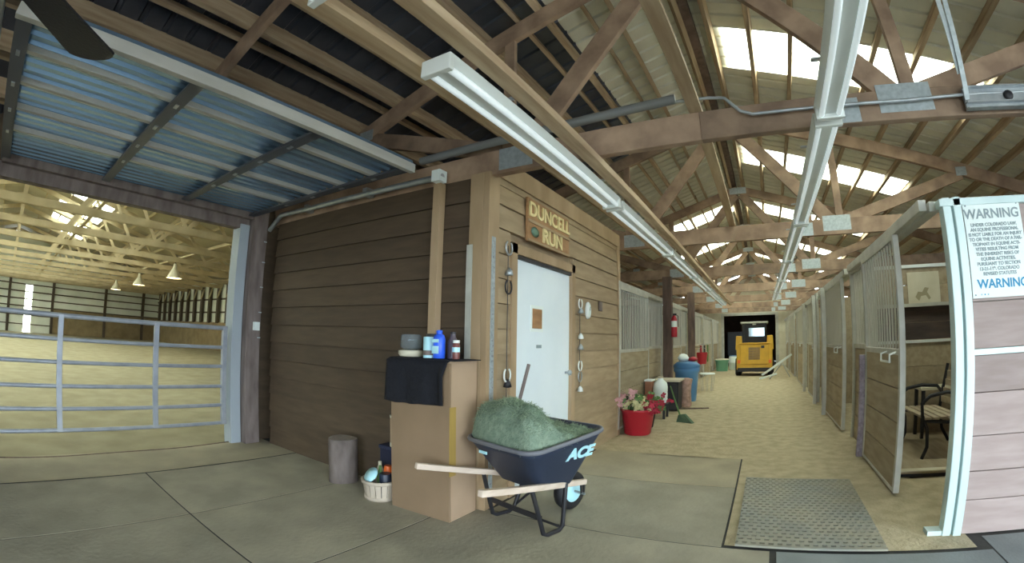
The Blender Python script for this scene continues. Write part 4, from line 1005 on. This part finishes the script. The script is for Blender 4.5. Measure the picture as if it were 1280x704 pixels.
# fire extinguisher on the dark post
t = thing('fire_extinguisher', 'red fire extinguisher hanging on the near dark post', 'extinguisher', (XS+.36, 9.30, 1.40))
MB().lathe([(.055,0),(.06,.01),(.06,.36),(.03,.42),(.02,.43)], (0,0,0), 18).build('cylinder_body', 'red', t); MB().lathe([(.0605,.20),(.0605,.32)], (0,0,0), 18).build('label_band', 'paper', t); box('valve', 'dark', t, -.02, .05, -.015, .015, .43, .47); MB().tube([(.02,0,.45),(.08,0,.42),(.085,0,.20)], .008, 6).build('hose', 'dark', t)
t = thing('mint_tub', 'mint green round tub near the far doorway', 'tub', (-1.62, 20.3, 0)); MB().lathe([(.24,0),(.28,.42),(.31,.45),(.31,.48)], (0,0,0), 22).build('body', 'mint', t); MB().lathe([(.31,.48),(.30,.52),(.02,.54)], (0,0,0), 22).build('lid', 'cream', t)
t = thing('white_barrel', 'white barrel between mint tub and yellow loader', 'barrel', (-1.10, 21.2, 0)); MB().lathe([(.26,0),(.28,.04),(.28,.3),(.30,.33),(.28,.36),(.28,.56),(.25,.6)], (0,0,0), 22).build('body', 'paper', t); MB().lathe([(.26,.60),(.26,.63)], (0,0,0), 22).build('lid', 'blue', t)
for k, (yy, m_, nm, lb) in enumerate(((15.3,'redflower','hanging_halter','dark red halter hanging on the left stalls'),(16.3,'dark','hanging_halter','black halter hanging on the left stalls'),(17.3,'green','hanging_halter','green halter hanging on the left stalls beyond the black one'))):
    t = thing(nm, lb, 'halter', (XS+.15, yy, 1.15)); MB().tube([(0,-.08,0),(0,-.1,-.3),(0,-.02,-.6),(0,.08,-.55),(0,.1,-.2),(0,.06,0)], .018, 6).build('strap', m_, t); MB().tube([(-.13,0,.03),(.02,0,.03)], .01, 6).build('hook', 'galv', t)
# ================================================================ YELLOW LOADER
ld = thing('skid_loader', 'yellow skid-steer loader seen from behind at the end of the aisle', 'loader', (-.20, 17.5, 0))
MB().hexa([(-.66,0,.22),(.66,0,.22),(.68,1.5,.22),(-.68,1.5,.22),(-.66,.0,1.18),(.66,.0,1.18),(.66,1.4,1.2),(-.66,1.4,1.2)]).build('body', 'yellow', ld, .04)
for s_ in (-1, 1):
    MB().hexa([(s_*.70-.0,.0,.95),(s_*.70,.45,.95),(s_*.44,.45,.95),(s_*.44,.0,.95),(s_*.68,.05,1.45),(s_*.68,.40,1.45),(s_*.47,.40,1.45),(s_*.47,.05,1.45)]).build('lift_tower', 'yellow', ld, .02)
    MB().beam((s_*.62,.25,1.38), (s_*.62,2.2,1.15), .10, .16).build('lift_arm', 'yellow', ld, .01); MB().beam((s_*.62,2.2,1.15), (s_*.62,2.7,.35), .10, .14).build('lift_arm', 'yellow', ld, .01)
    for yy in (.36, 1.25):
        wv = MB().lathe([(.08,-.11),(.29,-.11),(.33,-.07),(.33,.07),(.29,.11),(.08,.11)], (s_*.60, yy, .33), 24, 'X').build('wheel', 'black', ld); MB().lathe([(.03,-.115),(.15,-.112),(.15,.112),(.03,.115)], (s_*.60, yy, .33), 16, 'X').build('hub', 'yellow', wv)
    box('tail_lamp', 'orange', ld, s_*.55-.07, s_*.55+.07, -.015, .0, .46, .58, bevel=.01)
rd = box('rear_door', 'yellow', ld, -.52, .52, -.03, .0, .42, 1.12, bevel=.015)
for k in range(8): box('grille_slat', 'post_gray', rd, -.22, .20, -.045, -.03, .60+k*.056, .628+k*.056)
box('latch', 'dark', rd, .24, .36, -.05, -.03, 1.0, 1.09); box('hood', 'yellow', ld, -.55, .55, -.05, .5, 1.15, 1.20, bevel=.015)
box('rear_bumper', 'dark', ld, -.62, .62, -.06, .02, .16, .30, bevel=.01)
for (a, b) in ((-.42,.45),(.42,.45),(-.42,1.4),(.42,1.4)): box('cab_post', 'dark', ld, a-.035, a+.035, b-.035, b+.035, 1.18, 1.92)
box('cab_roof', 'frame', ld, -.52, .52, .35, 1.5, 1.90, 1.97, bevel=.02); box('rear_window', 'glass', ld, -.22, .38, .43, .45, 1.42, 1.74, bevel=.01); box('rear_mesh', 'dark', ld, -.38, .38, .455, .47, 1.2, 1.9)
MB().lathe([(.08,0),(.09,.04),(.05,.08)], (0,.5,1.84), 14, 'Z').build('work_lamp', 'paper', ld)
box('bucket', 'post_gray', ld, -.8, .8, 2.6, 3.2, .05, .45, bevel=.03)
# ramp / folding rack leaning on the right side
rk = thing('folding_ramp', 'white folding ramp propped up beside the right stalls past the posts', 'ramp', (.62, 16.3, 0), R(-8))
MB().beam((-.55,-.1,.12), (.42,.1,.78), .05, .06).build('side_rail', 'paper', rk); MB().beam((-.55,.35,.12), (.42,.5,.78), .05, .06).build('side_rail', 'paper', rk)
for k in range(7):
    t_ = k/6; MB().beam((-.5+.9*t_, -.08+.16*t_, .16+.6*t_), (-.5+.9*t_, .37+.1*t_, .16+.6*t_), .04, .02).build('rung', 'paper', rk)
MB().beam((.1,-.05,.5), (-.25,-.35,.02), .04, .04).build('leg', 'frame', rk); MB().beam((.1,.45,.5), (.35,.5,.02), .04, .04).build('leg', 'frame', rk); MB().beam((-.55,-.6,.04),(-.02,-.3,.18), .05, .05).build('leg', 'paper', rk)

# ================================================================ TOP RIGHT: track and hanging straps on the nearest truss
t = thing('truss_channel', 'galvanised channel track fixed to the right part of the nearest truss', 'track', (1.51, 2.86, 2.64))
box('web_plate', 'galv', t, 0, 2.6, .0, .02, 0, .15); 
for z_ in (0, .035, .14): box('flange', 'galv', t, 0, 2.6, -.035, .0, z_, z_+.010)
MB().lathe([(.012,-.02),(.035,-.015),(.035,-.005)], (.33, -.0, .085), 12, 'Y').build('bolt', 'dark', t)
for (x0, lab) in ((1.42, 'left of two perforated hanging straps above the channel track'), (1.50, 'right of two perforated hanging straps above the channel track')):
    p0 = Vector((x0+.02, 2.84, 2.70) if x0 > 1.45 else (1.44, 2.86, 3.02)); p1 = Vector((x0-.02, 2.45, 3.86))
    if x0 < 1.45: p0 = Vector((1.50, 2.80, 2.86))
    o = MB().beam(p0, p1, .035, .006, up=(0,1,0)).build('hanging_strap', 'galvplate'); tag(o, lab, 'strap')
# big black fan blade at top left
fb = thing('ceiling_fan', 'black fan blade poking in at the top left corner', 'fan', (-1.35, -.75, 2.46))
bl = []
import math as _m
dirv = Vector((-2.24+1.35, .15+.75, 0)); L = dirv.length; a0 = _m.atan2(dirv.y, dirv.x)
for k in range(4):
    a = a0+k*math.pi/2
    n = 10; top = []; 
    out = [(.14,-.05)] + [(.14+(L-.22)*i/6, -.06-.075*i/6) for i in range(1,7)] + [(L-.08+.08*math.cos(t_), .142*math.sin(t_)) for t_ in [R(-70+140*i/8) for i in range(9)]] + [(.14+(L-.22)*i/6, .06+.075*i/6) for i in range(6,-1,-1)]
    vs = [(x_*math.cos(a)-y_*math.sin(a), x_*math.sin(a)+y_*math.cos(a), z_+y_*.12) for z_ in (-.006, .006) for x_, y_ in out]
    m_ = len(out); MB().add(vs, [tuple(range(m_))[::-1], tuple(range(m_, 2*m_))] + [(i, (i+1) % m_, m_+(i+1) % m_, m_+i) for i in range(m_)]).build('blade', 'black', fb)
MB().lathe([(.04,-.08),(.12,-.05),(.14,.0),(.12,.08),(.04,.12)], (0,0,0), 20).build('motor', 'black', fb); MB().tube([(0,0,.1),(0,0,1.55)], .015, 8).build('rod', 'dark', fb)
